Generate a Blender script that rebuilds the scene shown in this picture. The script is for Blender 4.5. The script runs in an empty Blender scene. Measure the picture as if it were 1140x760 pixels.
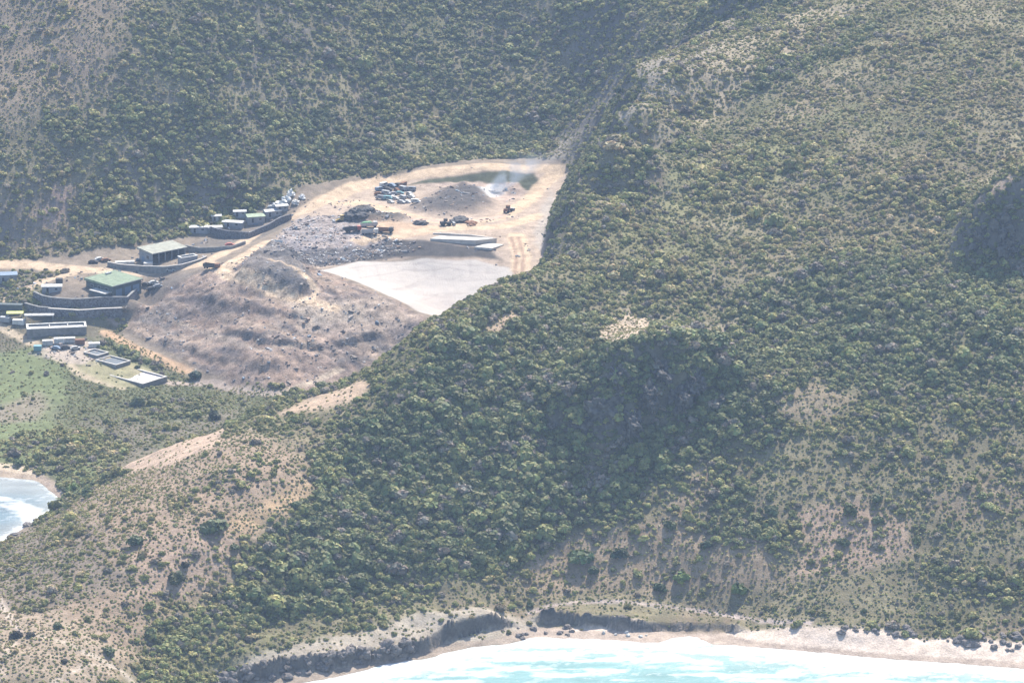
import bpy, bmesh, math, random
import numpy as np
from mathutils import Vector, Matrix, Quaternion
random.seed(7); RNG = np.random.default_rng(7)
SC = bpy.context.scene
COL = SC.collection

# ------------------------------------------------------------------ camera
CAM_H = 500.0
PITCH = math.radians(16.0)
FPX = 570 / math.tan(math.radians(7.5))          # focal length in photo pixels
cp, sp = math.cos(PITCH), math.sin(PITCH)

def at_depth(u, v, Y):
    xc, yc = (u - 570) / FPX, (380 - v) / FPX
    t = Y / (cp + yc * sp)
    return (t * xc, Y, CAM_H + t * (-sp + yc * cp))

def at_height(u, v, z):
    xc, yc = (u - 570) / FPX, (380 - v) / FPX
    t = (z - CAM_H) / (-sp + yc * cp)
    return (t * xc, t * (cp + yc * sp), z)

def to_px(x, y, z):
    dz = z - CAM_H
    fw = y * cp - dz * sp
    up = y * sp + dz * cp
    return 570 + FPX * x / fw, 380 - FPX * up / fw

cam_d = bpy.data.cameras.new('camera'); cam = bpy.data.objects.new('camera', cam_d); COL.objects.link(cam)
cam.location = (0, 0, CAM_H); cam.rotation_euler = (math.pi / 2 - PITCH, 0, 0)
cam_d.sensor_width = 36; cam_d.angle = math.radians(15.0)
cam_d.clip_start = 5; cam_d.clip_end = 8000
SC.camera = cam

# ------------------------------------------------------------------ noise
def vnoise(x, y, seed):
    """smooth value noise, range about -1..1"""
    r = np.random.default_rng(seed)
    T = r.uniform(-1, 1, (256, 256))
    xi, yi = np.floor(x).astype(int), np.floor(y).astype(int)
    fx, fy = x - xi, y - yi
    fx = fx * fx * fx * (fx * (fx * 6 - 15) + 10); fy = fy * fy * fy * (fy * (fy * 6 - 15) + 10)
    a = T[xi & 255, yi & 255]; b = T[(xi + 1) & 255, yi & 255]
    c = T[xi & 255, (yi + 1) & 255]; d = T[(xi + 1) & 255, (yi + 1) & 255]
    return (a * (1 - fx) + b * fx) * (1 - fy) + (c * (1 - fx) + d * fx) * fy

def fbm(x, y, scale, seed, octv=4, gain=0.5, rot=0.6):
    s = np.zeros_like(x, dtype=float); a, tot = 1.0, 0.0
    X, Y = x / scale, y / scale
    for k in range(octv):
        s += a * vnoise(X, Y, seed * 31 + k); tot += a
        X, Y = (X * math.cos(rot) - Y * math.sin(rot)) * 2.03 + 7.3, (X * math.sin(rot) + Y * math.cos(rot)) * 2.03 - 3.1
        a *= gain
    return s / tot

def sstep(a, b, x):
    t = np.clip((x - a) / (b - a), 0, 1)
    return t * t * (3 - 2 * t)

def seg_dist(x, y, P):
    """distance to a polyline, side (+ = left of travel) and fraction along it"""
    best = np.full(x.shape, 1e9); side = np.zeros(x.shape); frac = np.zeros(x.shape)
    L = [math.dist(P[i], P[i + 1]) for i in range(len(P) - 1)]; T = sum(L); acc = 0
    for i in range(len(P) - 1):
        ax, ay = P[i]; bx, by = P[i + 1]; dx, dy = bx - ax, by - ay; l2 = dx * dx + dy * dy + 1e-9
        t = np.clip(((x - ax) * dx + (y - ay) * dy) / l2, 0, 1)
        d = np.hypot(x - ax - t * dx, y - ay - t * dy); m = d < best
        best = np.where(m, d, best); side = np.where(m, np.sign(dx * (y - ay) - dy * (x - ax)), side)
        frac = np.where(m, (acc + t * L[i]) / T, frac); acc += L[i]
    return best, side, frac


# ------------------------------------------------------------------ terrain: two thin-plate surfaces, the higher one wins
class Plate:
    def __init__(self, pts, smooth=2.0):
        P = np.array(pts, float)
        self.c = P[:, :2] / 100.0
        n = len(P)
        K = self.ker(np.linalg.norm(self.c[:, None] - self.c[None], axis=2))
        A = np.zeros((n + 3, n + 3)); A[:n, :n] = K + np.eye(n) * smooth * 1e-3
        A[:n, n] = 1; A[:n, n + 1:] = self.c; A[n, :n] = 1; A[n + 1:, :n] = self.c.T
        b = np.zeros(n + 3); b[:n] = P[:, 2]
        self.w = np.linalg.solve(A, b)
    @staticmethod
    def ker(r):
        return np.where(r > 1e-9, r * r * np.log(np.maximum(r, 1e-9)), 0.0)
    def __call__(self, x, y):
        sh = x.shape; x = x.ravel() / 100.0; y = y.ravel() / 100.0
        out = np.empty_like(x); n = len(self.c)
        for i in range(0, len(x), 20000):
            X, Y = x[i:i + 20000], y[i:i + 20000]
            r2 = (X[:, None] - self.c[None, :, 0]) ** 2 + (Y[:, None] - self.c[None, :, 1]) ** 2
            out[i:i + 20000] = (0.5 * r2 * np.log(np.maximum(r2, 1e-12))) @ self.w[:n] + self.w[n] + X * self.w[n + 1] + Y * self.w[n + 2]
        return out.reshape(sh)

D, Z = 'D', 'Z'
def pts(lst):
    return [at_depth(u, v, q) if k == D else at_height(u, v, q) for (u, v, k, q) in lst]

front = pts([
    # headland in the bottom left corner
    (-150, 760, Z, 16), (0, 760, Z, 19), (0, 690, Z, 22), (0, 640, Z, 17), (-6, 607, Z, 2), (-120, 690, Z, 16), (-120, 640, Z, 4),
    (40, 588, Z, 4), (76, 558, Z, 3), (100, 760, Z, 16), (100, 690, Z, 23), (100, 620, Z, 30), (200, 760, Z, 7), (200, 700, Z, 16), (200, 600, Z, 36),
    (300, 700, Z, 10), (300, 600, Z, 32), (300, 520, Z, 47),
    # shore
    (240, 768, Z, 0), (320, 762, Z, 0), (400, 748, Z, 0), (400, 722, Z, 2.5), (480, 728, Z, 0.4), (480, 705, Z, 2.5), (560, 710, Z, 0.8), (560, 690, Z, 2.5),
    (640, 703, Z, 0.9), (640, 682, Z, 2.8), (720, 712, Z, 0.3), (720, 682, Z, 3), (800, 714, Z, .3), (800, 685, Z, 3), (900, 724, Z, 0.2), (900, 690, Z, 6),
    (1000, 733, Z, .2), (1000, 690, Z, 7), (1140, 742, Z, 0.2), (1140, 700, Z, 6), (1300, 750, Z, 0), (1300, 705, Z, 6),
    (300, 800, Z, -4), (450, 772, Z, -4), (600, 745, Z, -4), (800, 755, Z, -4), (1000, 765, Z, -4), (1150, 775, Z, -4), (1300, 785, Z, -4),
    (200, 900, Z, -12), (600, 900, Z, -12), (1000, 900, Z, -12), (1400, 900, Z, -12), (-100, 900, Z, -6), (-300, 900, Z, -8),
    # slope
    (400, 640, Z, 18), (400, 540, Z, 38), (500, 640, D, 1372), (500, 560, D, 1404), (500, 470, D, 1438), (500, 400, D, 1466),
    (600, 640, D, 1385), (600, 560, D, 1412), (600, 470, D, 1445), (600, 400, D, 1482), (600, 330, D, 1533),
    (700, 640, D, 1380), (700, 560, D, 1410),
    (800, 620, D, 1385), (800, 540, D, 1417), (800, 470, D, 1445), (800, 400, D, 1485), (800, 300, D, 1562), (800, 200, D, 1645), (800, 100, D, 1745), (800, 0, D, 1880),
    (900, 620, D, 1380), (900, 500, D, 1432), (900, 400, D, 1486), (900, 300, D, 1555), (900, 200, D, 1635), (900, 100, D, 1730), (900, 0, D, 1850),
    (1000, 600, D, 1384), (1000, 500, D, 1428), (1000, 400, D, 1480), (1000, 300, D, 1545), (1000, 200, D, 1620), (1000, 100, D, 1710), (1000, 0, D, 1820),
    (1140, 600, D, 1382), (1140, 500, D, 1424), (1140, 400, D, 1474), (1140, 320, D, 1520), (1140, 200, D, 1602), (1140, 100, D, 1688), (1140, 0, D, 1790),
    (1350, 600, D, 1380), (1350, 400, D, 1470), (1350, 200, D, 1595), (1350, 0, D, 1770), (1000, -120, D, 1990), (1300, -120, D, 1960), (850, -120, D, 2050),
    # upper slope towards the ravine
    (700, 330, D, 1540), (700, 250, D, 1600), (660, 290, D, 1568), (665, 220, D, 1632), (705, 180, D, 1680),
    (653, 188, D, 1662), (674, 152, D, 1702), (700, 118, D, 1752), (740, 60, D, 1840), (790, 0, D, 1925),
    (637, 213, D, 1640), (626, 241, D, 1619), (614, 275, D, 1602), (603, 300, D, 1588), (740, 300, D, 1560), (740, 220, D, 1630), (755, 130, D, 1725),
    # rock bluff in the middle of the slope
    (690, 478, D, 1439), (740, 465, D, 1444), (780, 445, D, 1454), (650, 458, D, 1446), (680, 392, D, 1458), (710, 384, D, 1463), (750, 378, D, 1466), (790, 372, D, 1472),
    (700, 366, D, 1500), (650, 400, D, 1476),
    # rock face at the right edge
    (1085, 288, D, 1549), (1140, 288, D, 1545), (1200, 290, D, 1545), (1100, 240, D, 1553), (1140, 222, D, 1553), (1200, 215, D, 1555), (1060, 255, D, 1575), 
])
ridge = pts([(110, 537, Z, 13), (150, 515, Z, 22), (240, 482, Z, 38), (300, 452, Z, 47), (360, 437, Z, 54), (412, 425, Z, 60), (470, 374, Z, 74), (520, 345, Z, 80), (560, 325, Z, 83), (585, 308, Z, 85)])
front += ridge
for (x, y, z) in ridge:
    front += [(x - 10, y + 45, z - 24), (x - 22, y + 105, z - 70)]
for (u, v, k, q, dx) in [(603, 300, D, 1588, 1), (626, 241, D, 1619, 1), (637, 213, D, 1640, 1), (653, 188, D, 1662, 1), (674, 152, D, 1702, 1), (700, 118, D, 1752, 1), (740, 60, D, 1840, 1)]:
    x, y, z = at_depth(u, v, q)
    front += [(x + 1, y + 24, z - 26), (x - 1, y + 62, z - 78)] if v > 140 else [(x - 22, y + 22, z - 18), (x - 60, y + 60, z - 62)]
front += [(-45, 1650, 2), (-48, 1720, -6), (-45, 1790, 0), (-35, 1850, 0), (-12, 1830, 0), (-30, 1920, 5), (-5, 1885, 8), (12, 1850, 12), (22, 1900, 20), (-22, 1660, 5), (-15, 1720, 0), (-8, 1780, 0)]
front += [(x, 2250, 150 + x * .1) for x in (100, 250, 400)] + [(-150, 1750, -60), (-300, 1700, -60), (-300, 1550, -20), (-50, 1900, -30), (-100, 2150, -30)]
front += [(-420, 1350, -8), (-330, 1480, -14), (-240, 1560, -24)]

valley = pts([
    # bay
    (-200, 640, Z, -8), (-100, 590, Z, -5), (0, 575, Z, -3.5), (0, 545, Z, -1.2), (40, 548, Z, -1), (50, 575, Z, -3), (-100, 540, Z, -1.2), (-200, 540, Z, -2), (0, 660, Z, -8),
    (0, 529, Z, 0.2), (40, 533, Z, 0.2), (66, 552, Z, .3), (0, 514, Z, 2.2), (45, 522, Z, 2.2), (80, 545, Z, 2.5), (-100, 520, Z, 1.5), (-200, 518, Z, 1.5), (90, 570, Z, 1),
    # flat valley floor
    (0, 470, Z, 4), (80, 490, Z, 4), (0, 420, Z, 7), (70, 430, Z, 6.5), (150, 470, Z, 6), (-150, 450, Z, 5), (-150, 380, Z, 10), (220, 450, Z, 7), (280, 445, Z, 7), (200, 500, Z, 5), (250, 480, Z, 6),
    (300, 470, Z, 8), (350, 440, Z, 9), (400, 430, Z, 10),
    (0, 375, Z, 11), (60, 400, Z, 10), (60, 375, Z, 13), (110, 412, Z, 9), (110, 385, Z, 12), (150, 425, Z, 7.5), (165, 400, Z, 9.5),
    # lower terrace and yard
    (0, 350, Z, 16), (-150, 340, Z, 18), (40, 353, Z, 16), (140, 356, Z, 16), (90, 356, Z, 16), (30, 330, Z, 22), (90, 330, Z, 24), (150, 330, Z, 25), (0, 318, Z, 22), (60, 312, Z, 25), (125, 312, Z, 25.5),
    (0, 293, Z, 27), (80, 296, Z, 27), (-150, 295, Z, 27), (180, 290, Z, 28), (150, 280, Z, 28.5), (230, 275, Z, 30), (200, 310, Z, 28.5), (270, 260, Z, 32), (300, 240, Z, 34),
    # mound of waste
    (130, 368, Z, 13), (165, 388, Z, 10.5), (210, 412, Z, 7.5), (260, 430, Z, 6.5), (310, 438, Z, 9),
    (160, 345, Z, 17), (190, 322, Z, 25), (215, 310, Z, 29.5), (238, 304, Z, 32.5), (270, 318, Z, 33), (310, 332, Z, 31), (345, 342, Z, 29.5), (372, 352, Z, 27.5),
    (200, 360, Z, 17), (240, 350, Z, 22.6), (240, 390, Z, 14.5), (290, 400, Z, 16.9), (300, 370, Z, 23), (350, 400, Z, 16), (350, 375, Z, 21.5), (400, 400, Z, 16), (440, 380, Z, 20), (340, 430, Z, 10), (420, 365, Z, 24), (380, 420, Z, 11.5),
    (280, 300, Z, 36), (310, 292, Z, 37), (330, 310, Z, 36), (345, 300, Z, 35),
    # rim and lined bowl
    (362, 301, Z, 34.5), (400, 318, Z, 33), (440, 336, Z, 31), (480, 356, Z, 28),
    (410, 293, Z, 34), (470, 287, Z, 34.5), (530, 289, Z, 34.5), (568, 300, Z, 34.5),
    (420, 306, Z, 32), (470, 300, Z, 31), (470, 322, Z, 26.5), (490, 345, Z, 24), (520, 330, Z, 26.5), (530, 305, Z, 31), (555, 312, Z, 31.5), (520, 355, Z, 24), (560, 340, Z, 27), (590, 320, Z, 36), (580, 360, Z, 27), (540, 380, Z, 22),
    # working floor of the pit
    (340, 285, Z, 35.5), (400, 280, Z, 35.5), (440, 276, Z, 35.5), (300, 270, Z, 37), (350, 262, Z, 38), (400, 265, Z, 38), (470, 268, Z, 38.5), (540, 280, Z, 36), (560, 270, Z, 37.5), (520, 262, Z, 38.5),
    (580, 280, Z, 37), (590, 255, Z, 38), (610, 230, Z, 39), (380, 222, Z, 38), (440, 222, Z, 38.5), (500, 225, Z, 38), (560, 225, Z, 38.5), (520, 205, Z, 39), (440, 200, Z, 39.5), (590, 205, Z, 39.5), (340, 240, Z, 37),
    (400, 205, Z, 40), (470, 192, Z, 43), (540, 186, Z, 44.5), (610, 188, Z, 44), (632, 192, Z, 43), (560, 198, Z, 41), (520, 198, Z, 41),
    # foot of the far hillside, then up it
    (330, 222, Z, 40), (250, 240, Z, 35), (200, 252, Z, 33), (140, 268, Z, 31), (60, 280, Z, 29.5), (0, 283, Z, 29),
    (0, 230, Z, 48), (0, 150, Z, 75), (0, 60, Z, 105), (0, -60, Z, 148), (-200, 150, Z, 80), (-200, 0, Z, 130), (-200, 260, Z, 40),
    (120, 230, Z, 45), (120, 150, Z, 73), (120, 60, Z, 105), (120, -60, Z, 147), (250, 200, Z, 50), (250, 120, Z, 78), (250, 30, Z, 110), (250, -60, Z, 143),
    (380, 175, Z, 50), (380, 100, Z, 74.5), (380, 20, Z, 103), (380, -60, Z, 132), (500, 165, Z, 47), (500, 100, Z, 67.5), (500, 20, Z, 96), (500, -60, Z, 126),
    (600, 165, Z, 46), (600, 110, Z, 64), (600, 40, Z, 88), (600, -50, Z, 121), (650, 165, Z, 54), (660, 150, Z, 60), (660, 90, Z, 74), (680, 130, Z, 70), (710, 95, Z, 85), (745, 35, Z, 108), (700, 30, Z, 104), (760, -30, Z, 125), (690, -60, Z, 130),
    (800, 60, Z, 80), (850, 100, Z, 50), (900, 0, Z, 90)
])
valley += [(x, 2330, 200) for x in (-400, -200, 0, 200, 400)]
valley += [(100, 1600, 10), (60, 1700, 15), (200, 1700, 20), (300, 1500, -20), (0, 1500, -5), (-60, 1560, 5), (100, 1800, 25), (200, 1850, 30), (-120, 1480, -2), (-50, 1350, -20), (-250, 1300, -14), (-400, 1350, -14), (300, 1200, -20), (350, 1900, 20)]
FRONT, VALLEY = Plate(front), Plate(valley)

# grid
def axis(a, b, core0, core1, d, g=1.12):
    mid = list(np.arange(core0, core1 + .01, d)); s, x = d, core1
    hi = []
    while x < b: s = min(s * g, 14); x += s; hi.append(x)
    lo = []; s, x = d, core0
    while x > a: s = min(s * g, 14); x -= s; lo.append(x)
    return np.array(lo[::-1] + mid + hi)
GX = axis(-520, 520, -262, 262, 0.8)
GY = np.concatenate([axis(1050, 1290, 1270, 1290, 1.0), axis(1291, 1990, 1291, 1990, 1.0), axis(1991, 2420, 1991, 2150, 1.6)])
GY = np.unique(np.round(GY, 3)); GY = GY[np.concatenate([[True], np.diff(GY) > .3])]
MX, MY = np.meshgrid(GX, GY)                       # rows = y

zf, zv = FRONT(MX, MY), VALLEY(MX, MY)
# the foot of the hill along the works and up the ravine: nothing of the hill stands beyond it
foot3 = pts([(575, 318, Z, 36), (592, 300, Z, 38), (604, 275, Z, 38), (608, 255, Z, 39), (613, 240, Z, 39), (617, 225, Z, 40), (627, 205, Z, 41), (636, 188, Z, 42), (652, 165, Z, 54), (682, 130, Z, 70), (707, 105, Z, 81), (745, 40, Z, 106)])
_d, _s, _f = seg_dist(MX, MY, [q[:2] for q in foot3])
_L = np.concatenate([[0], np.cumsum([math.dist(foot3[i][:2], foot3[i + 1][:2]) for i in range(len(foot3) - 1)])]); _z = np.interp(_f, _L / _L[-1], [q[2] for q in foot3])
_k = sstep(0, .06, _f) * (1 - sstep(.9, 1, _f))
_lim = np.where(_s > 0, _z - 60 * sstep(0, 6, _d), _z + (1.9 - 1.25 * sstep(.42, .58, _f)) * _d)
zf = np.where(_k > 0, zf + np.minimum(_lim - zf, 0) * _k, zf)
IS_FRONT = zf > zv
def smax(a, b, k):
    h = np.clip(0.5 + 0.5 * (a - b) / k, 0, 1)
    return b * (1 - h) + a * h + k * h * (1 - h)
H0 = smax(zf, zv, 3.0)

def bilin(A, x, y):
    x = np.asarray(x, float); y = np.asarray(y, float)
    i = np.clip(np.searchsorted(GX, x) - 1, 0, len(GX) - 2); j = np.clip(np.searchsorted(GY, y) - 1, 0, len(GY) - 2)
    fx = np.clip((x - GX[i]) / (GX[i + 1] - GX[i]), 0, 1); fy = np.clip((y - GY[j]) / (GY[j + 1] - GY[j]), 0, 1)
    return (A[j, i] * (1 - fx) + A[j, i + 1] * fx) * (1 - fy) + (A[j + 1, i] * (1 - fx) + A[j + 1, i + 1] * fx) * fy

_Y = np.arange(1080, 2330, 0.5)
def hit(u, v, A=None):
    """the ground point seen at photo pixel (u, v)"""
    A = H0 if A is None else A
    xc, yc = (u - 570) / FPX, (380 - v) / FPX
    t = _Y / (cp + yc * sp); X = t * xc; Zr = CAM_H + t * (-sp + yc * cp)
    d = Zr - bilin(A, X, _Y)
    k = np.argmax(d < 0)
    if not (d < 0).any(): k = len(_Y) - 1
    if k > 0:
        f = d[k - 1] / (d[k - 1] - d[k] + 1e-9); Yh = _Y[k - 1] + 0.5 * f
    else: Yh = _Y[0]
    return at_depth(u, v, Yh)

# ------------------------------------------------------------------ ground plan helpers: everything below is in metres on the ground
def plan(px, A=None):
    return [hit(u, v, A)[:2] for u, v in px]

def poly_sd(P):
    """signed distance to a closed outline on the whole grid (+ inside), evaluated near it only"""
    P = np.array(P); out = np.full(MX.shape, -40.0)
    x0, y0 = P.min(0) - 40; x1, y1 = P.max(0) + 40
    i0, i1 = np.searchsorted(GX, [x0, x1]); j0, j1 = np.searchsorted(GY, [y0, y1])
    if i1 <= i0 or j1 <= j0: return out
    X, Y = MX[j0:j1, i0:i1], MY[j0:j1, i0:i1]
    Q = [tuple(p) for p in P] + [tuple(P[0])]
    d, _, _ = seg_dist(X, Y, Q)
    ins = np.zeros(X.shape, bool)
    for k in range(len(Q) - 1):
        (ax, ay), (bx, by) = Q[k], Q[k + 1]
        c = (ay > Y) != (by > Y)
        ins ^= c & (X < (bx - ax) * (Y - ay) / (by - ay + 1e-12) + ax)
    out[j0:j1, i0:i1] = np.where(ins, d, -d)
    return out

N1 = fbm(MX, MY, 60, 1, 5); N2 = fbm(MX, MY, 22, 2, 5); N3 = fbm(MX, MY, 9, 3, 4); N4 = fbm(MX, MY, 3.2, 4, 3)
def area(px, soft=3.0, warp=4.0):
    """0..1 mask of an outlined patch of ground with a ragged edge"""
    return sstep(-soft, soft, poly_sd(plan(px)) + warp * (N2 * .6 + N3 * .7))
def line(px, w, soft=1.0, warp=0.8):
    P = plan(px); d = np.full(MX.shape, 99.0)
    a = np.array(P); i0, i1 = np.searchsorted(GX, [a[:, 0].min() - 30, a[:, 0].max() + 30]); j0, j1 = np.searchsorted(GY, [a[:, 1].min() - 30, a[:, 1].max() + 30])
    d[j0:j1, i0:i1] = seg_dist(MX[j0:j1, i0:i1], MY[j0:j1, i0:i1], P)[0]
    return 1 - sstep(w / 2 - soft, w / 2 + soft, d + warp * (N3 + N4))

# steps and detail in the ground ------------------------------------------------
H = H0.copy()
def bank(px, A, inland, width=1.4):
    """a cut bank: the ground on the far side of the line stands A metres higher and runs out inland"""
    global H
    P = plan(px); d, s, f = seg_dist(MX, MY, P)
    d = d * np.where(s > 0, 1, -1) + 1.3 * N3 + .8 * N4
    ends = sstep(0, .12, f) * (1 - sstep(.88, 1, f))
    H = H + A * ends * np.clip(1 + .6 * N1 + .6 * N2, .62, 1.6) * sstep(0, width, d) * (1 - sstep(width, inland, d))
bank([(235, 762), (300, 753), (350, 746), (400, 739), (440, 733), (480, 725), (500, 714), (525, 706), (560, 699), (590, 698)], 3.2, 34)
bank([(585, 692), (620, 694), (650, 697), (690, 700), (720, 703), (760, 701), (800, 701), (840, 704)], 3.4, 30)

bank([(600, 470), (640, 484), (690, 486), (720, 474), (745, 458), (775, 448), (800, 430)], 7.5, 24, 2.2)
bank([(672, 425), (700, 428), (735, 414), (770, 405)], 4.5, 16, 1.8)

bank([(160, 378), (215, 396), (290, 414), (330, 416)], .8, 12, 2.6)
bank([(240, 372), (300, 386), (350, 392), (400, 384), (440, 372)], 1.5, 13, 2.2)
bank([(200, 330), (250, 345), (300, 352), (345, 360)], 1.2, 12, 2.6)
pit = area([(40, 345), (60, 318), (-40, 318), (-40, 285), (80, 284), (215, 262), (320, 215), (395, 195), (470, 184), (520, 178), (575, 175), (632, 179), (641, 192), (612, 245), (606, 290), (580, 315), (500, 352), (470, 365), (420, 405), (340, 438), (230, 430), (130, 372), (145, 350)], 2, 1)
ONV = sstep(-8, -2, zv - zf)          # the valley side of the ridge
pit *= ONV
mound = area([(140, 362), (150, 345), (190, 320), (235, 300), (300, 280), (352, 298), (400, 318), (470, 350), (482, 366), (420, 405), (345, 436), (300, 436), (220, 412)], 3, 2)
bowl = ONV * area([(355, 301), (400, 291), (470, 287), (530, 289), (567, 298), (572, 308), (545, 324), (510, 346), (492, 354), (465, 346), (430, 328), (400, 315)], .8, .3)
flat = area([(-60, 530), (-60, 345), (30, 345), (130, 368), (230, 425), (310, 440), (290, 455), (240, 482), (130, 520), (80, 545), (40, 524)], 5, 3)
works = area([(300, 278), (330, 240), (395, 205), (520, 186), (632, 190), (612, 245), (606, 285), (580, 308), (565, 297), (470, 285), (400, 290), (350, 300)], 1.5, 1)
works *= ONV
shore = sstep(4.0, 0.5, H0)
wild = (1 - np.maximum(pit, flat)) * (1 - shore)
H += wild * (2.3 * N1 + 1.5 * N2 + .55 * N3 + .18 * N4)
rk = (1 - 2 * np.abs(fbm(MX + 40, MY, 13, 9, 4)))
gul = 1 - 2 * np.abs(fbm(MX * 1.0 + .55 * MY + 4 * N2, MY * .22, 7.5, 15, 5, .6))
rk2 = 1 - 2 * np.abs(fbm(MX + 90, MY * .8, 4.5, 19, 3))       # gullies running down the tip
H += mound * (1 - bowl) * (.25 * rk + .55 * gul + .35 * rk2 + .28 * N3 + .42 * N4 + .9 * N2)
H += flat * (1 - mound) * (.35 * N2 + .25 * N3) + pit * (1 - mound) * (.25 * N3 + .12 * N4)
H += shore * (1 - flat) * .15 * N3
# berms and cuts of the works
lens = area([(450, 207), (500, 196), (560, 190), (594, 193), (602, 203), (592, 211), (575, 213), (545, 206), (500, 205)], 1.2, .5)
H += lens * .8 * N3
ashm = area([(458, 233), (485, 216), (515, 207), (540, 214), (546, 228), (530, 236), (495, 239)], 6, 2)
H += ashm * (3.2 + 1.2 * N3)
dkheap = area([(378, 246), (392, 234), (412, 230), (420, 238), (452, 243), (430, 246)], 4, 1.5)
H += dkheap * (2.2 + 1.2 * N3)
trashf = area([(302, 276), (330, 246), (380, 240), (420, 262), (440, 268), (470, 275), (400, 288), (335, 297), (300, 290)], 3, 2)
H += trashf * (.7 * rk + .6 * N4)
cone = area([(262, 312), (280, 292), (303, 274), (325, 284), (352, 322), (330, 328)], 5, 2)
H += cone * (4.5 + 1.0 * N3)
slope_dk = area([(335, 297), (440, 266), (480, 268), (545, 277), (560, 290), (530, 286), (440, 287)], 2, .6)
H += bowl * .12 * N3
# rock in the faces: ledges
gy, gx = np.gradient(H, GY, GX)
steep = np.hypot(gx, gy)
rock_face = sstep(.95, 1.5, steep) * (1 - pit) * (1 - flat)
H += rock_face * (2.4 * rk + 1.6 * N3 + .8 * N4)

# ------------------------------------------------------------------ colours of the ground
def rgb(*c): return np.array(c, float)
G = np.empty(MX.shape + (3,)); G[:] = rgb(.20, .172, .105)
def mixin(mask, c, amt=1.0):
    m = np.clip(mask * amt, 0, 1)[..., None]
    G[:] = G * (1 - m) + (c if isinstance(c, np.ndarray) and c.ndim > 1 else rgb(*c)) * m
G *= (1 + .35 * N2 + .25 * N3)[..., None]
mixin(sstep(.0, .55, N1 + .5 * N3), (.13, .13, .06), .7)       # grassier ground
mixin(sstep(.2, .7, fbm(MX, MY, 35, 12, 5) + .3 * N4), (.24, .18, .13), .7)
EARTH, PALE, ROAD, PIT = (.35, .255, .19), (.40, .34, .27), (.50, .38, .265), (.38, .30, .235)
dry_head = area([(-40, 612), (30, 590), (80, 560), (150, 520), (240, 487), (330, 495), (352, 540), (290, 590), (262, 650), (190, 690), (120, 765), (-60, 770)], 8, 8)
mixin(dry_head, (.30, .22, .16), .85)
mixin(area([(-40, 690), (60, 680), (130, 720), (110, 770), (-40, 770)], 6, 6), (.33, .26, .19), .8)
mixin(area([(-40, 610), (60, 570), (120, 600), (150, 650), (60, 680), (-40, 680)], 8, 8), (.16, .135, .11), .7)
for p, c, a in [([(252, 590), (268, 566), (300, 548), (345, 540), (348, 552), (310, 574), (275, 590)], (.40, .28, .17), 1),
                ([(128, 527), (148, 501), (200, 485), (252, 475), (246, 494), (190, 516)], (.42, .31, .23), 1),
                ([(120, 620), (200, 585), (260, 596), (250, 640), (200, 676), (140, 668), (160, 640)], EARTH, .75),
                ([(300, 463), (345, 442), (405, 421), (418, 428), (400, 443), (345, 458)], (.42, .31, .22), 1),
                ([(650, 392), (664, 368), (700, 347), (728, 352), (722, 367), (684, 386)], (.42, .33, .24), 1),
                ([(735, 374), (790, 362), (815, 366), (770, 376)], (.34, .28, .21), .9),
                ([(495, 378), (515, 356), (560, 344), (600, 338), (590, 350), (540, 368)], (.36, .28, .19), .7),
                ([(520, 385), (545, 366), (575, 350), (585, 356), (555, 376)], (.42, .31, .22), .9),
                ([(865, 462), (880, 438), (905, 428), (960, 442), (930, 470)], (.30, .23, .16), .7),
                ([(880, 570), (960, 552), (1010, 580), (1020, 612), (960, 632), (880, 640), (900, 600)], (.35, .25, .185), .85),
                ([(740, 560), (790, 510), (820, 515), (790, 560), (760, 600), (735, 600)], (.30, .22, .16), .6),
                ([(560, 640), (630, 590), (740, 575), (860, 600), (880, 650), (760, 660), (600, 665)], (.30, .222, .155), .8),
                ([(1095, 224), (1150, 214), (1150, 222), (1100, 230)], (.45, .33, .25), 1),
                ([(1030, 560), (1100, 520), (1145, 540), (1145, 570), (1060, 590)], (.26, .19, .14), .5),
                ([(700, 130), (760, 70), (830, 40), (900, 10), (960, 10), (870, 75), (780, 140), (700, 170), (650, 190), (660, 165)], (.33, .27, .19), .75),
                ([(840, 140), (900, 95), (980, 75), (960, 100), (870, 150)], (.30, .24, .16), .6),
                ([(700, 260), (740, 190), (860, 150), (900, 170), (860, 210), (760, 250)], (.22, .21, .10), .7),
                ([(630, 290), (680, 240), (760, 250), (840, 270), (760, 310), (660, 320)], (.15, .155, .065), .6)]:
    mixin(area(p, 4, 6), c, a)
# far hillside
mixin(area([(-60, -40), (165, -40), (150, 60), (95, 128), (0, 138), (-60, 140)], 16, 20), (.27, .205, .15), .75)
mixin(area([(-40, 235), (40, 205), (95, 205), (100, 235), (70, 285), (-40, 285)], 10, 14), (.25, .19, .145), .6)
mixin(area([(40, 240), (60, 205), (85, 205), (82, 235), (55, 250)], 4, 5), (.36, .25, .20), .8)
mixin(area([(590, 184), (622, 152), (662, 108), (700, 78), (745, 55), (750, 90), (710, 130), (665, 172), (632, 185)], 6, 7), (.29, .25, .20), .8)
mixin(area([(425, 165), (450, 95), (500, 130), (560, 170), (500, 176)], 6, 8), (.20, .185, .12), .6)
mixin(area([(720, 90), (750, 30), (790, -10), (830, 20), (770, 90)], 6, 8), (.27, .23, .18), .7)
# valley flat
mixin(flat, (.135, .12, .085), .9)
mixin(flat * sstep(-.1, .4, N1 + .4 * N3), (.105, .115, .055), .8)
mixin(area([(-40, 535), (-40, 400), (40, 385), (70, 420), (60, 440), (50, 470), (110, 480), (130, 505), (90, 540), (50, 520)], 6, 6), (.15, .175, .075), .85)
mixin(area([(-40, 462), (40, 438), (55, 452), (40, 468), (-20, 470)], 4, 4), (.22, .17, .14), .7)
mixin(area([(130, 478), (200, 468), (270, 455), (240, 480), (170, 492)], 4, 4), (.2, .165, .13), .6)
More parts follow.
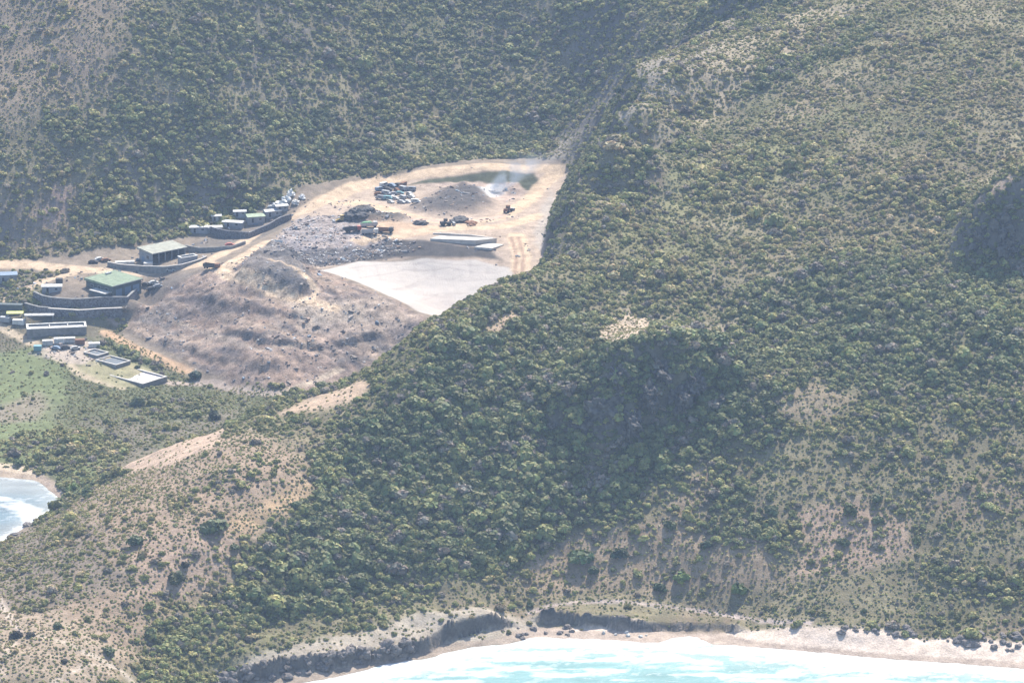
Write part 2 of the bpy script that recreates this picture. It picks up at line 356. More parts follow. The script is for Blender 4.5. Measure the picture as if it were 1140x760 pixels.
# the works
mixin(pit * (1 - mound), (.23, .185, .145), .9)
mixin(area([(-30, 325), (-30, 300), (70, 300), (80, 302), (30, 318)], 2, 2), (.12, .11, .08), .8)
mixin(area([(150, 345), (150, 330), (190, 306), (235, 300), (200, 330), (165, 352)], 3, 3), (.17, .145, .125), .8)
mixin(area([(215, 283), (215, 270), (275, 255), (325, 238), (330, 243), (290, 266), (250, 280)], 2, 2), (.14, .125, .11), .8)
mixin(mound, (.24, .172, .132))
mixin(mound * sstep(.0, .5, N2 + .6 * rk - .2), (.14, .125, .115), .85)
mixin(mound * sstep(.05, .45, N4 + .5 * gul), (.29, .235, .19), .55)
mixin(mound * sstep(-.1, -.5, N4 + .5 * gul), (.11, .10, .095), .6)
lay = fbm(MX * .75 + MY * .85, (MX * -.75 + MY * .6) * .22, 5.5, 61, 5, .62)      # tipped layers running down to the right
mixin(mound * sstep(.05, .35, lay), (.30, .225, .17), .6)
mixin(mound * sstep(-.05, -.35, lay), (.10, .088, .088), .8)
mixin(mound * sstep(.15, .6, fbm(MX, MY, 26, 21, 4) + .3 * N4), (.34, .255, .205), .7)
mixin(area([(240, 430), (280, 385), (340, 395), (400, 415), (345, 438)], 4, 5), (.30, .215, .165), .55)
mixin(area([(330, 372), (350, 345), (420, 330), (470, 352), (440, 368), (390, 372)], 3, 3), (.36, .285, .225), .7)
mixin(area([(300, 326), (345, 335), (400, 345), (410, 362), (345, 362)], 3, 3), (.42, .345, .27), .6)
mixin(works, PIT)
mixin(trashf, (.30, .255, .235), .95)
mixin(trashf * sstep(.1, .5, N3 + N4), (.2, .19, .2), .7)
mixin(area([(300, 293), (320, 274), (345, 276), (370, 290), (330, 298)], 2, 2), (.14, .135, .15), .8)
mixin(slope_dk, (.062, .058, .057), .95)
mixin(area([(262, 314), (280, 290), (303, 273), (325, 282), (354, 322), (332, 330)], 2, 2), (.15, .135, .125), .85)
mixin(area([(300, 296), (330, 282), (400, 272), (440, 270), (445, 280), (380, 290), (330, 299)], 2, 2), (.08, .077, .08), .8)
mixin(area([(398, 256), (415, 244), (470, 250), (520, 253), (470, 262), (430, 268)], 2, 2), (.47, .33, .22), .8)
mixin(lens, (.075, .08, .05))
mixin(area([(470, 206), (520, 203), (575, 204), (590, 212), (560, 226), (545, 216), (500, 208)], 1.5, 1.5), (.43, .33, .27), .9)
mixin(ashm, (.075, .07, .07), .95)
mixin(area([(534, 216), (545, 204), (560, 206), (560, 216), (545, 222)], 2, 1), (.6, .6, .6), .7)
mixin(dkheap, (.07, .065, .06), .95)
for P_, w in [([(-30, 292), (40, 295), (90, 300), (140, 303), (190, 299), (228, 293), (262, 275), (300, 252), (335, 237), (365, 222), (395, 208), (430, 200), (470, 193), (520, 187), (560, 185), (600, 187), (625, 191)], 9),
              ([(-30, 343), (20, 324), (50, 312), (85, 303)], 8), ([(228, 292), (260, 311), (300, 325), (345, 338), (372, 346)], 6.5), ([(345, 338), (352, 326), (340, 316)], 2.5), ([(300, 300), (330, 312), (352, 326)], 2),
              ([(395, 225), (430, 233), (470, 245), (520, 249), (560, 241), (585, 226), (603, 207), (618, 192)], 9), ([(400, 268), (440, 262), (500, 254), (560, 252), (600, 240)], 8),
              ([(575, 262), (580, 285), (578, 306)], 9), ([(365, 225), (395, 228)], 8), ([(250, 300), (275, 285), (300, 270)], 10)]:
    mixin(line(P_, w), ROAD, .95)
mixin(line([(460, 244), (520, 248), (560, 240)], 5), (.45, .33, .27), .8)
for dx in (-4, 4):
    mixin(line([(573 + dx, 264), (579 + dx, 285), (577 + dx, 306)], 1.6, .6, .3), (.30, .2, .15), .8)
mixin(area([(594, 270), (600, 235), (612, 212), (620, 215), (616, 245), (606, 280)], 2, 3), (.36, .32, .28), .8)
H += 0
for P_, w, c in [([(185, 352), (230, 372), (290, 392), (350, 388)], 2.2, (.30, .24, .19)), ([(118, 370), (160, 392), (208, 413)], 6, (.43, .29, .18)), ([(120, 350), (150, 366), (175, 380)], 3, (.36, .27, .2)), ([(150, 412), (180, 424), (235, 425), (282, 437), (310, 440)], 4.5, (.38, .305, .25)),
                 ([(310, 440), (345, 428), (378, 412)], 3, (.36, .29, .22)), ([(-20, 350), (25, 376), (60, 396), (95, 418), (135, 432)], 5, (.44, .355, .25)), ([(102, 390), (135, 405), (165, 415)], 4, (.36, .30, .2)),
                 ([(-10, 655), (10, 685), (22, 704)], 1.8, (.46, .38, .31)), ([(36, 708), (80, 722), (130, 742), (150, 760)], 1.8, (.44, .37, .29)), ([(22, 704), (5, 730), (0, 765)], 2.2, (.42, .34, .27)), ([(60, 765), (100, 742), (125, 742)], 1.6, (.42, .35, .28)),
                 ([(240, 482), (290, 456), (345, 444), (400, 428)], 2, (.36, .28, .2)),
                 ([(590, 683), (650, 678), (720, 677), (790, 680), (850, 690), (900, 694)], 2.2, (.42, .34, .30)), ([(500, 380), (540, 362), (580, 345)], 1.8, (.38, .3, .2))]:
    mixin(line(P_, w), c, .95)
mixin(bowl, (.47, .425, .385))
for u0_, u1_ in ((395, 402), (415, 424), (437, 447), (458, 466), (480, 486), (502, 505), (523, 524), (544, 542)):
    mixin(bowl * line([(u0_, 286), (u1_, 312)], .8, .5, .5), (.36, .325, .295), .4)
for L_ in ([(375, 300), (430, 294), (480, 291), (540, 295)], [(400, 309), (450, 300), (500, 298), (556, 303)], [(430, 322), (470, 311), (520, 309), (560, 312)], [(450, 334), (490, 326), (530, 326)]):
    mixin(bowl * line(L_, .9, .5, .3), (.34, .30, .27), .55)
mixin(bowl * line([(440, 322), (480, 308), (560, 310)], 2.0), (.40, .36, .33), .7)
mixin(bowl * area([(455, 342), (470, 326), (505, 328), (530, 332), (510, 346), (492, 352)], 2, 2), (.40, .35, .32), .6)
yard = area([(30, 395), (60, 376), (100, 380), (120, 400), (105, 408), (75, 404)], 1.5, 1)
mixin(yard, (.40, .33, .27), .9)
mixin(area([(85, 412), (110, 398), (150, 404), (175, 412), (165, 430), (130, 432)], 1.5, 2), (.30, .27, .16), .8)
# shore
sandm = area([(560, 712), (580, 698), (700, 699), (820, 703), (900, 698), (1000, 706), (1150, 716), (1300, 720), (1300, 770), (560, 745)], 2, 2)
mixin(sandm, (.58, .475, .39))
mixin(area([(230, 765), (300, 738), (360, 722), (450, 700), (540, 686), (600, 690), (580, 715), (480, 735), (400, 755)], 3, 3) , (.36, .31, .25), .85)
mixin(area([(-60, 516), (0, 514), (40, 520), (75, 545), (80, 556), (60, 552), (40, 536), (0, 531), (-60, 531)], 1.5, 1), (.48, .385, .28))
mixin(area([(40, 525), (62, 536), (78, 556), (65, 560), (50, 545)], 1.5, 1), (.34, .27, .22), .8)
gy, gx = np.gradient(H, GY, GX); steep2 = np.hypot(gx, gy)
mixin(sstep(.9, 1.4, steep2) * (1 - pit), (.20, .175, .15), .85)
mixin(rock_face, (.12, .108, .095), .85)
mixin((H < .9) & (H > -1.5), (.27, .21, .165), .6)
mixin(H < -.3, (.35, .38, .33), .7)
G = np.clip(G * .86, .015, .75)

# ------------------------------------------------------------------ how the vegetation grows (density, radius in metres, palette position 0 dark .. 1 dry)
DEN = np.full(MX.shape, .70); RAD = np.full(MX.shape, 1.45); PAL = np.full(MX.shape, .40)
def grow(mask, den=None, rad=None, pal=None):
    for F, v in ((DEN, den), (RAD, rad), (PAL, pal)):
        if v is not None: F[:] = F * (1 - mask) + v * mask
big = area([(320, 560), (400, 470), (480, 395), (560, 345), (640, 330), (700, 395), (800, 375), (880, 400), (870, 470), (760, 520), (690, 570), (630, 600), (560, 640), (480, 650), (350, 700), (210, 730), (160, 715), (270, 660), (300, 600)], 8, 10)
grow(big, .88, 2.05, .10)
grow(area([(780, 330), (860, 260), (1000, 290), (1150, 320), (1150, 440), (1000, 440), (900, 430), (850, 380)], 10, 10), .80, 2.0, .16)
grow(area([(640, 300), (700, 200), (860, 160), (1000, 190), (1080, 250), (900, 290), (760, 340)], 10, 12), .62, 1.4, .58)
grow(area([(740, 180), (850, 60), (960, 0), (1160, -10), (1160, 200), (1000, 190), (860, 160)], 10, 12), .58, 1.1, .66)
grow(area([(690, 175), (740, 80), (830, 30), (960, -20), (980, 20), (870, 80), (780, 150), (740, 190)], 6, 10), .52, 1.25, .62)
grow(area([(820, 110), (850, 80), (920, 50), (970, 25), (990, 32), (930, 70), (860, 105)], 3, 3), .85, 1.9, .2)
grow(area([(700, 190), (750, 160), (830, 120), (850, 130), (790, 165), (720, 205)], 3, 4), .7, 1.6, .25)
grow(area([(560, 660), (640, 600), (740, 560), (800, 500), (900, 470), (1150, 480), (1150, 690), (900, 680), (700, 670)], 10, 12), .46, 1.3, .52)
grow(area([(900, 500), (1150, 480), (1150, 680), (1020, 660), (960, 560)], 10, 12), .60, 1.35, .4)
grow(area([(540, 690), (590, 655), (640, 640), (760, 634), (900, 642), (1150, 668), (1150, 700), (900, 692), (600, 690)], 6, 7), .20, .85, .62)
grow(area([(850, 692), (900, 678), (1000, 684), (1150, 694), (1150, 712), (1000, 704)], 3, 3), .42, 1.2, .5)
grow(dry_head, .13, 1.05, .62)
grow(area([(-40, 612), (40, 585), (120, 600), (180, 560), (240, 520), (330, 500), (330, 530), (230, 570), (150, 640), (40, 680), (-40, 680)], 8, 10), .36, 1.15, .55)
grow(area([(180, 740), (240, 690), (340, 690), (420, 660), (560, 655), (560, 680), (440, 700), (300, 735)], 6, 6), .45, 1.2, .45)
grow(area([(-40, 690), (60, 680), (110, 720), (120, 770), (-40, 770)], 6, 6), .05, 1.0, .7)
for p in ([(252, 590), (268, 566), (300, 548), (345, 540), (348, 552), (310, 574), (275, 590)], [(128, 527), (148, 501), (200, 485), (252, 475), (246, 494), (190, 516)], [(300, 463), (345, 442), (405, 421), (418, 428), (400, 443), (345, 458)], [(650, 392), (664, 368), (700, 347), (728, 352), (722, 367), (684, 386)], [(520, 385), (545, 366), (575, 350), (585, 356), (555, 376)], [(1095, 224), (1150, 214), (1150, 222), (1100, 230)]):
    grow(area(p, 2, 4), .0, 1.1, .6)
for p in ([(120, 620), (200, 585), (260, 596), (250, 640), (200, 676), (140, 668), (160, 640)], [(865, 462), (880, 438), (905, 428), (960, 442), (930, 470)], [(880, 570), (960, 552), (1010, 580), (1020, 612), (960, 632), (880, 640), (900, 600)], [(735, 374), (790, 362), (815, 366), (770, 376)], [(560, 640), (630, 590), (740, 575), (860, 600), (880, 650), (760, 660), (600, 665)]):
    grow(area(p, 6, 9), .17, 1.2, .52)
grow(area([(780, 590), (800, 510), (860, 480), (900, 540), (860, 600)], 8, 8), .5, 1.7, .3)
# far hillside
grow(area([(-60, -60), (165, -60), (150, 60), (95, 128), (0, 138), (-60, 140)], 16, 20), .26, 1.1, .64)
grow(area([(100, 130), (200, 40), (420, -60), (720, -60), (700, 60), (640, 140), (560, 170), (440, 160), (330, 205), (230, 235), (110, 270), (80, 200)], 10, 10), .76, 1.6, .36)
grow(area([(300, 190), (330, 120), (440, 100), (560, 130), (620, 150), (560, 175), (440, 175), (400, 195)], 8, 8), .84, 2.0, .20)
grow(area([(-40, 150), (60, 150), (100, 180), (100, 275), (-40, 285)], 8, 10), .42, 1.35, .5)
grow(area([(590, 184), (622, 152), (662, 108), (700, 78), (750, 50), (800, 20), (820, 40), (750, 95), (710, 130), (665, 172), (632, 185)], 5, 7), .42, 1.2, .55)
grow(area([(425, 165), (450, 95), (480, 95), (520, 150), (500, 176)], 6, 8), .4, 1.6, .42)
# flat
grow(flat, .17, 1.1, .45)
grow(area([(-40, 522), (-40, 475), (40, 470), (110, 480), (140, 500), (130, 520), (85, 545), (50, 522), (0, 512)], 3, 4), .5, 1.5, .46)
grow(area([(100, 385), (130, 370), (190, 410), (150, 415)], 2, 2), .6, 1.5, .3)
grow(area([(150, 450), (200, 442), (260, 445), (230, 465), (170, 470)], 3, 4), .4, 1.4, .35)
GREEN = area([(-40, 500), (-40, 400), (40, 385), (75, 420), (70, 455), (60, 475), (10, 490)], 5, 5)
grow(GREEN, .04, 1.1, .35)
mixin(GREEN, (.135, .155, .075), .7)
mixin(area([(-40, 462), (40, 438), (55, 452), (40, 468), (-20, 470)], 4, 4), (.22, .17, .14), .6)
grow(area([(598, 290), (605, 240), (625, 205), (645, 185), (655, 190), (640, 225), (622, 290)], 2, 3), .35, 1.1, .4)
# thickets and gaps: nothing grows evenly
CL = fbm(MX, MY, 17, 51, 4) + .5 * fbm(MX, MY, 6, 52, 3)
DEN *= np.clip(1 + 1.5 * (1.05 - DEN) * CL * 1.3, .15, 2.2)
RAD *= np.clip(1 + .45 * CL, .6, 1.5) * (.76 + .15 * big)
# bare ground
coast = area([(225, 768), (290, 742), (345, 726), (400, 712), (450, 700), (500, 690), (550, 684), (600, 683), (700, 682), (800, 684), (850, 692), (850, 720), (600, 740), (400, 775)], 2.5, 3)
bare = np.maximum.reduce([pit, sandm, coast * .96, rock_face * .1, sstep(1.6, .9, H), bowl])
DEN *= 1 - bare
for P_, w in [([(118, 370), (160, 392), (208, 413)], 8), ([(150, 412), (180, 424), (235, 425), (282, 437), (310, 440)], 6), ([(-20, 350), (25, 376), (60, 396), (95, 418), (135, 432)], 7), ([(-10, 655), (10, 685), (22, 704)], 3), ([(36, 708), (80, 722), (130, 742), (150, 760)], 3), ([(590, 683), (650, 678), (720, 677), (790, 680), (850, 690), (900, 694)], 3)]:
    DEN *= 1 - line(P_, w + 2)
DEN *= 1 - area([(-20, 350), (30, 350), (140, 355), (125, 372), (110, 385), (180, 415), (165, 432), (120, 432), (60, 400), (0, 370)], 1.5, .5)
DEN = np.maximum(DEN, .5 * area([(-20, 325), (-20, 302), (60, 300), (75, 303), (30, 317), (0, 326)], 1.5, 1.5))
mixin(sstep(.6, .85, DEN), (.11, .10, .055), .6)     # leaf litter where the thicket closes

# ------------------------------------------------------------------ materials
def mat(name, col=(.5, .5, .5), rough=.8, spec=.2, noise=.0, nscale=1.5, bump=0.0, bscale=4.0, metal=0.0):
    m = bpy.data.materials.new(name); m.use_nodes = True; nt = m.node_tree; b = nt.nodes['Principled BSDF']
    b.inputs['Base Color'].default_value = (*col, 1); b.inputs['Roughness'].default_value = rough
    b.inputs['Specular IOR Level'].default_value = spec; b.inputs['Metallic'].default_value = metal
    if noise or bump:
        tc = nt.nodes.new('ShaderNodeTexCoord'); n = nt.nodes.new('ShaderNodeTexNoise'); n.inputs['Scale'].default_value = nscale; n.inputs['Detail'].default_value = 6
        nt.links.new(tc.outputs['Object'], n.inputs['Vector'])
        if noise:
            mr = nt.nodes.new('ShaderNodeMapRange'); mr.inputs['From Min'].default_value = .3; mr.inputs['From Max'].default_value = .7
            mr.inputs['To Min'].default_value = 1 - noise; mr.inputs['To Max'].default_value = 1 + noise
            nt.links.new(n.outputs['Fac'], mr.inputs['Value'])
            mx = nt.nodes.new('ShaderNodeVectorMath'); mx.operation = 'SCALE'; mx.inputs[0].default_value = col
            nt.links.new(mr.outputs['Result'], mx.inputs['Scale']); nt.links.new(mx.outputs['Vector'], b.inputs['Base Color'])
        if bump:
            n2 = nt.nodes.new('ShaderNodeTexNoise'); n2.inputs['Scale'].default_value = bscale; n2.inputs['Detail'].default_value = 8
            nt.links.new(tc.outputs['Object'], n2.inputs['Vector'])
            bp = nt.nodes.new('ShaderNodeBump'); bp.inputs['Strength'].default_value = 1; bp.inputs['Distance'].default_value = bump
            nt.links.new(n2.outputs['Fac'], bp.inputs['Height']); nt.links.new(bp.outputs['Normal'], b.inputs['Normal'])
    return m

def gridmesh(name, X, Y, Zz, keep=None):
    ny, nx = Zz.shape
    co = np.stack([X, Y, Zz], -1).reshape(-1, 3).astype(np.float32)
    idx = np.arange(ny * nx).reshape(ny, nx)
    f = np.stack([idx[:-1, :-1], idx[:-1, 1:], idx[1:, 1:], idx[1:, :-1]], -1).reshape(-1, 4)
    me = bpy.data.meshes.new(name); me.vertices.add(len(co)); me.vertices.foreach_set('co', co.ravel())
    me.loops.add(f.size); me.loops.foreach_set('vertex_index', f.ravel().astype(np.int32))
    me.polygons.add(len(f)); me.polygons.foreach_set('loop_start', np.arange(0, f.size, 4, dtype=np.int32))
    me.update(); me.shade_smooth()
    return me
def vcol(me, name, A):
    ca = me.color_attributes.new(name, 'FLOAT_COLOR', 'POINT')
    A = A.reshape(-1, A.shape[-1]); A = np.concatenate([A, np.ones((len(A), 4 - A.shape[1]))], 1)
    ca.data.foreach_set('color', A.astype(np.float32).ravel())

# terrain: the painted ground plan plus fine grain
tm = bpy.data.materials.new('ground_soil'); tm.use_nodes = True; nt = tm.node_tree; B = nt.nodes['Principled BSDF']
B.inputs['Roughness'].default_value = .95; B.inputs['Specular IOR Level'].default_value = .08
at = nt.nodes.new('ShaderNodeAttribute'); at.attribute_name = 'ground'
tc = nt.nodes.new('ShaderNodeTexCoord')
def noise_node(scale, detail=6):
    n = nt.nodes.new('ShaderNodeTexNoise'); n.inputs['Scale'].default_value = scale; n.inputs['Detail'].default_value = detail; n.inputs['Roughness'].default_value = .62
    nt.links.new(tc.outputs['Object'], n.inputs['Vector']); return n
na, nb = noise_node(.22, 8), noise_node(1.3, 5)
m1 = nt.nodes.new('ShaderNodeMapRange'); m1.inputs['From Min'].default_value = .3; m1.inputs['From Max'].default_value = .7; m1.inputs['To Min'].default_value = .72; m1.inputs['To Max'].default_value = 1.28
m2 = nt.nodes.new('ShaderNodeMapRange'); m2.inputs['From Min'].default_value = .3; m2.inputs['From Max'].default_value = .7; m2.inputs['To Min'].default_value = .78; m2.inputs['To Max'].default_value = 1.22
nt.links.new(na.outputs['Fac'], m1.inputs['Value']); nt.links.new(nb.outputs['Fac'], m2.inputs['Value'])
mm = nt.nodes.new('ShaderNodeMath'); mm.operation = 'MULTIPLY'; nt.links.new(m1.outputs['Result'], mm.inputs[0]); nt.links.new(m2.outputs['Result'], mm.inputs[1])
mi = nt.nodes.new('ShaderNodeMix'); mi.data_type = 'FLOAT'; mi.clamp_factor = False; mi.inputs['A'].default_value = 1.0      # smooth liner keeps its even colour
nt.links.new(at.outputs['Alpha'], mi.inputs['Factor']); nt.links.new(mm.outputs['Value'], mi.inputs['B'])
vs = nt.nodes.new('ShaderNodeVectorMath'); vs.operation = 'SCALE'; nt.links.new(at.outputs['Color'], vs.inputs[0]); nt.links.new(mi.outputs['Result'], vs.inputs['Scale'])
nt.links.new(vs.outputs['Vector'], B.inputs['Base Color'])
bp = nt.nodes.new('ShaderNodeBump'); bp.inputs['Strength'].default_value = .8; bp.inputs['Distance'].default_value = .45
nt.links.new(nb.outputs['Fac'], bp.inputs['Height']); nt.links.new(bp.outputs['Normal'], B.inputs['Normal'])
te_me = gridmesh('terrain', MX, MY, H)
vcol(te_me, 'ground', np.concatenate([G, (1 - .85 * bowl + .9 * mound * (1 - bowl) + .6 * trashf)[..., None]], -1)); te_me.materials.append(tm)
terrain = bpy.data.objects.new('terrain', te_me); COL.objects.link(terrain); terrain['kind'] = 'structure'

# ------------------------------------------------------------------ sea
SX = axis(-1500, 1500, -262, 262, 1.3, 1.15); SY = axis(-600, 1620, 1255, 1590, 1.1, 1.15)
QX, QY = np.meshgrid(SX, SY)
dep = np.maximum(-bilin(H, QX, QY), 0); dep = np.where((QY < 1052) | (np.abs(QX) > 519), 12, dep)
U, V = to_px(QX, QY, 0 * QX)          # only used to lay out where surf breaks on this stretch of water
bayside = QY > 1395
w1 = fbm(QX * .5, QY, 14, 41, 5); w2 = fbm(QX * .35, QY, 5, 42, 5); w3 = fbm(QX, QY, 60, 43, 3); w4 = fbm(QX, QY, 2.6, 44, 4)
Pn = plan([(330, 764), (400, 752), (480, 734), (560, 712), (700, 704), (800, 706), (900, 714), (1000, 724), (1140, 738), (1300, 752)], H0)
dn, sn, _ = seg_dist(QX, QY, Pn); off = dn * np.where(sn < 0, 1, -1)            # metres out from the beach
surf = sstep(46, 8, off + 24 * w3 + 12 * w1) * .75 + sstep(.0, .45, w1 + .4 * w2) * sstep(75, 20, off) * .55
surf *= .62 + .9 * sstep(-.2, .25, w2 + .5 * w4)
st = fbm(QX * .18, QY + .03 * QX, 3.2, 45, 4)        # streaks lying along the beach
surf = np.clip(surf * .62 + .55 * st + .06, 0, 1) * sstep(90, 30, off) + .25 * sstep(.1, .5, st)
surf = np.maximum(surf, sstep(13, 2, off + 9 * w1 + 8 * st) * (.66 + .4 * w4))
Pb = [at_height(u, v, 0)[:2] for u, v in [(-60, 553), (0, 557), (18, 561), (34, 570), (43, 583)]]
db, sb, fb = seg_dist(QX, QY, Pb)
Pb2 = [at_height(u, v, 0)[:2] for u, v in [(-60, 566), (0, 566), (25, 569), (40, 581), (38, 590)]]
db2, _, _ = seg_dist(QX, QY, Pb2)
bay = sstep(8, 3, db + 3 * w1) * (.7 + .6 * w2) + .25 * sstep(14, 2, db2 + 6 * w1 + 3 * w2) + .4 * sstep(.6, .1, dep) + .3 * sstep(.25, .6, w1 + .5 * w2)
Pr = [at_height(u, v, 0)[:2] for u, v in [(44, 583), (30, 592), (12, 602), (-30, 614)]]
dr, _, _ = seg_dist(QX, QY, Pr); bay = np.maximum(bay, sstep(9, 2, dr + 4 * w1 + 2 * w2) * .95)
ln = np.zeros(QX.shape)
for c_, w_, a_ in ((9, 1.6, .5), (19, 1.8, .45), (30, 2.0, .42), (44, 2.4, .36), (62, 2.6, .3)):       # lines of breaking waves
    ln += a_ * np.exp(-((off + 7 * w3 + 5 * w1 - c_) / w_) ** 2) * sstep(-.25, .3, w1 + .6 * w4)
surf = surf + ln * sstep(-.1, .3, off)
foam = np.clip(np.where(bayside, bay * .8 + .35 * w4 * (bay > .15) - .05, surf + .22 * w4 - .04), 0, 1)
turq = np.where(bayside, 0, 1.0)
wc = np.zeros(QX.shape + (3,))
deep = np.where(bayside[..., None], rgb(.115, .165, .19), rgb(.17, .295, .29))
shal = np.where(bayside[..., None], rgb(.25, .27, .265), rgb(.33, .415, .39))
k = sstep(5, .3, dep + 1.5 * w1)[..., None]
wc = deep * (1 - k) + shal * k
wc *= (1 + .3 * w1 + .2 * w2)[..., None]
sz = .16 * w1 + .10 * w2 + .35 * np.where(bayside, sstep(6, 0, db), 0) + .12 * foam * w4
sea_me = gridmesh('sea', QX, QY, sz)
vcol(sea_me, 'water', np.concatenate([np.clip(wc, 0, .8), foam[..., None]], -1))
sm = bpy.data.materials.new('sea_water'); sm.use_nodes = True; nt = sm.node_tree; B = nt.nodes['Principled BSDF']
at = nt.nodes.new('ShaderNodeAttribute'); at.attribute_name = 'water'; tc = nt.nodes.new('ShaderNodeTexCoord')
mp = nt.nodes.new('ShaderNodeMapping'); mp.inputs['Scale'].default_value = (.6, 1, 1); nt.links.new(tc.outputs['Object'], mp.inputs['Vector'])
n = nt.nodes.new('ShaderNodeTexNoise'); n.inputs['Scale'].default_value = .55; n.inputs['Detail'].default_value = 8; n.inputs['Roughness'].default_value = .65; nt.links.new(mp.outputs['Vector'], n.inputs['Vector'])
ad = nt.nodes.new('ShaderNodeMath'); ad.operation = 'ADD'; nt.links.new(at.outputs['Alpha'], ad.inputs[0]); nt.links.new(n.outputs['Fac'], ad.inputs[1])
mr = nt.nodes.new('ShaderNodeMapRange'); mr.interpolation_type = 'SMOOTHSTEP'; mr.inputs['From Min'].default_value = .5; mr.inputs['From Max'].default_value = 1.5; nt.links.new(ad.outputs[0], mr.inputs['Value'])
mx = nt.nodes.new('ShaderNodeMix'); mx.data_type = 'RGBA'; nt.links.new(mr.outputs['Result'], mx.inputs['Factor']); nt.links.new(at.outputs['Color'], mx.inputs['A']); mx.inputs['B'].default_value = (.48, .49, .49, 1)
nt.links.new(mx.outputs['Result'], B.inputs['Base Color'])
rr = nt.nodes.new('ShaderNodeMapRange'); rr.inputs['To Min'].default_value = .22; rr.inputs['To Max'].default_value = .9; nt.links.new(mr.outputs['Result'], rr.inputs['Value']); nt.links.new(rr.outputs['Result'], B.inputs['Roughness'])
B.inputs['IOR'].default_value = 1.33; B.inputs['Specular IOR Level'].default_value = .4
bp = nt.nodes.new('ShaderNodeBump'); bp.inputs['Distance'].default_value = .5; bp.inputs['Strength'].default_value = .6; nt.links.new(n.outputs['Fac'], bp.inputs['Height']); nt.links.new(bp.outputs['Normal'], B.inputs['Normal'])
sea_me.materials.append(sm)
sea = bpy.data.objects.new('sea', sea_me); COL.objects.link(sea); sea['kind'] = 'structure'

# ------------------------------------------------------------------ vegetation
leaf = bpy.data.materials.new('shrub_leaves'); leaf.use_nodes = True; nt = leaf.node_tree; B = nt.nodes['Principled BSDF']
ti = nt.nodes.new('ShaderNodeAttribute'); ti.attribute_type = 'INSTANCER'; ti.attribute_name = 'tint'
lv = nt.nodes.new('ShaderNodeAttribute'); lv.attribute_name = 'shade'      # each leaf clump's own green
vs = nt.nodes.new('ShaderNodeVectorMath'); vs.operation = 'MULTIPLY'; nt.links.new(ti.outputs['Color'], vs.inputs[0]); nt.links.new(lv.outputs['Color'], vs.inputs[1])
nt.links.new(vs.outputs['Vector'], B.inputs['Base Color']); B.inputs['Roughness'].default_value = .65; B.inputs['Specular IOR Level'].default_value = .25
tr = nt.nodes.new('ShaderNodeBsdfTranslucent'); nt.links.new(vs.outputs['Vector'], tr.inputs['Color'])
mxs = nt.nodes.new('ShaderNodeMixShader'); mxs.inputs['Fac'].default_value = .25
nt.links.new(B.outputs['BSDF'], mxs.inputs[1]); nt.links.new(tr.outputs['BSDF'], mxs.inputs[2])
nt.links.new(mxs.outputs['Shader'], nt.nodes['Material Output'].inputs['Surface'])

def mesh_from(name, V_, F_, C_=None, m=None):
    me = bpy.data.meshes.new(name); me.from_pydata([tuple(v) for v in V_], [], F_); me.update()
    if C_ is not None:
        ca = me.color_attributes.new('shade', 'FLOAT_COLOR', 'CORNER'); buf = []
        for f, c in zip(F_, C_): buf += [c[0], c[1], c[2], 1] * len(f)
        ca.data.foreach_set('color', buf)
    if m: me.materials.append(m)
    return me

def leafy(name, seed, nleaf, lobes, flat=.75, leaf_s=(.16, .30)):
    """a shrub about 1 m in radius: short stems, inner twig mass and leaf clumps on several uneven lobes"""
    r = random.Random(seed); V_, F_, C_ = [], [], []
    L = []
    for k in range(lobes):
        a = r.uniform(0, 6.283); d = r.uniform(.0, .62) if k else 0
        rad = r.uniform(.34, .58) if k else .62
        L.append((d * math.cos(a), d * math.sin(a), r.uniform(.25, .62) * flat * 1.3 * (1.1 - .5 * d), rad))
    def quad(p, nrm, s, c):
        t = nrm.orthogonal().normalized(); t.rotate(Quaternion(nrm, r.uniform(0, 6.28))); b = nrm.cross(t)
        n0 = len(V_)
        for (i, j) in ((-1, -.55), (.9, -.7), (1, .6), (-.7, .75)):
            V_.append(p + t * s * i * r.uniform(.7, 1.2) + b * s * j * r.uniform(.7, 1.2) + nrm * s * r.uniform(-.25, .25))
        F_.append((n0, n0 + 1, n0 + 2, n0 + 3)); C_.append(c)
    for (cx, cy, cz, rad) in L:                    # inner mass
        bm = bmesh.new(); bmesh.ops.create_icosphere(bm, subdivisions=1, radius=rad * .8)
        n0 = len(V_)
        for v in bm.verts:
            q = v.co * r.uniform(.8, 1.1); V_.append(Vector((cx + q.x, cy + q.y, max(-.15, cz + q.z * flat * 1.1))))
        for f in bm.faces: F_.append(tuple(n0 + v.index for v in f.verts)); C_.append((.8, .78, .75))
        bm.free()
    for k in range(nleaf):
        cx, cy, cz, rad = r.choice(L)
        while True:
            d = Vector((r.gauss(0, 1), r.gauss(0, 1), r.gauss(.25, 1)))
            if d.length > .1 and d.normalized().z > -.45: break
        d.normalize(); q = r.uniform(.78, 1.12) * rad
        p = Vector((cx + d.x * q, cy + d.y * q, max(-.05, cz + d.z * q * flat * 1.1)))
        nn = (d + Vector((r.gauss(0, .28), r.gauss(0, .28), r.gauss(.12, .28)))).normalized()
        g = r.uniform(.65, 1.45); y = r.uniform(.85, 1.2)
        quad(p, nn, r.uniform(*leaf_s), (g * y, g, g * .9))
    return mesh_from(name, V_, F_, C_, leaf)

SHRUB = [leafy('shrub_foliage', 100 + k, 190, 5 + k % 4, .62 + .07 * (k % 4)) for k in range(8)]
TUFT = [leafy('tussock_blades', 200 + k, 26, 2, .5, (.2, .42)) for k in range(4)]

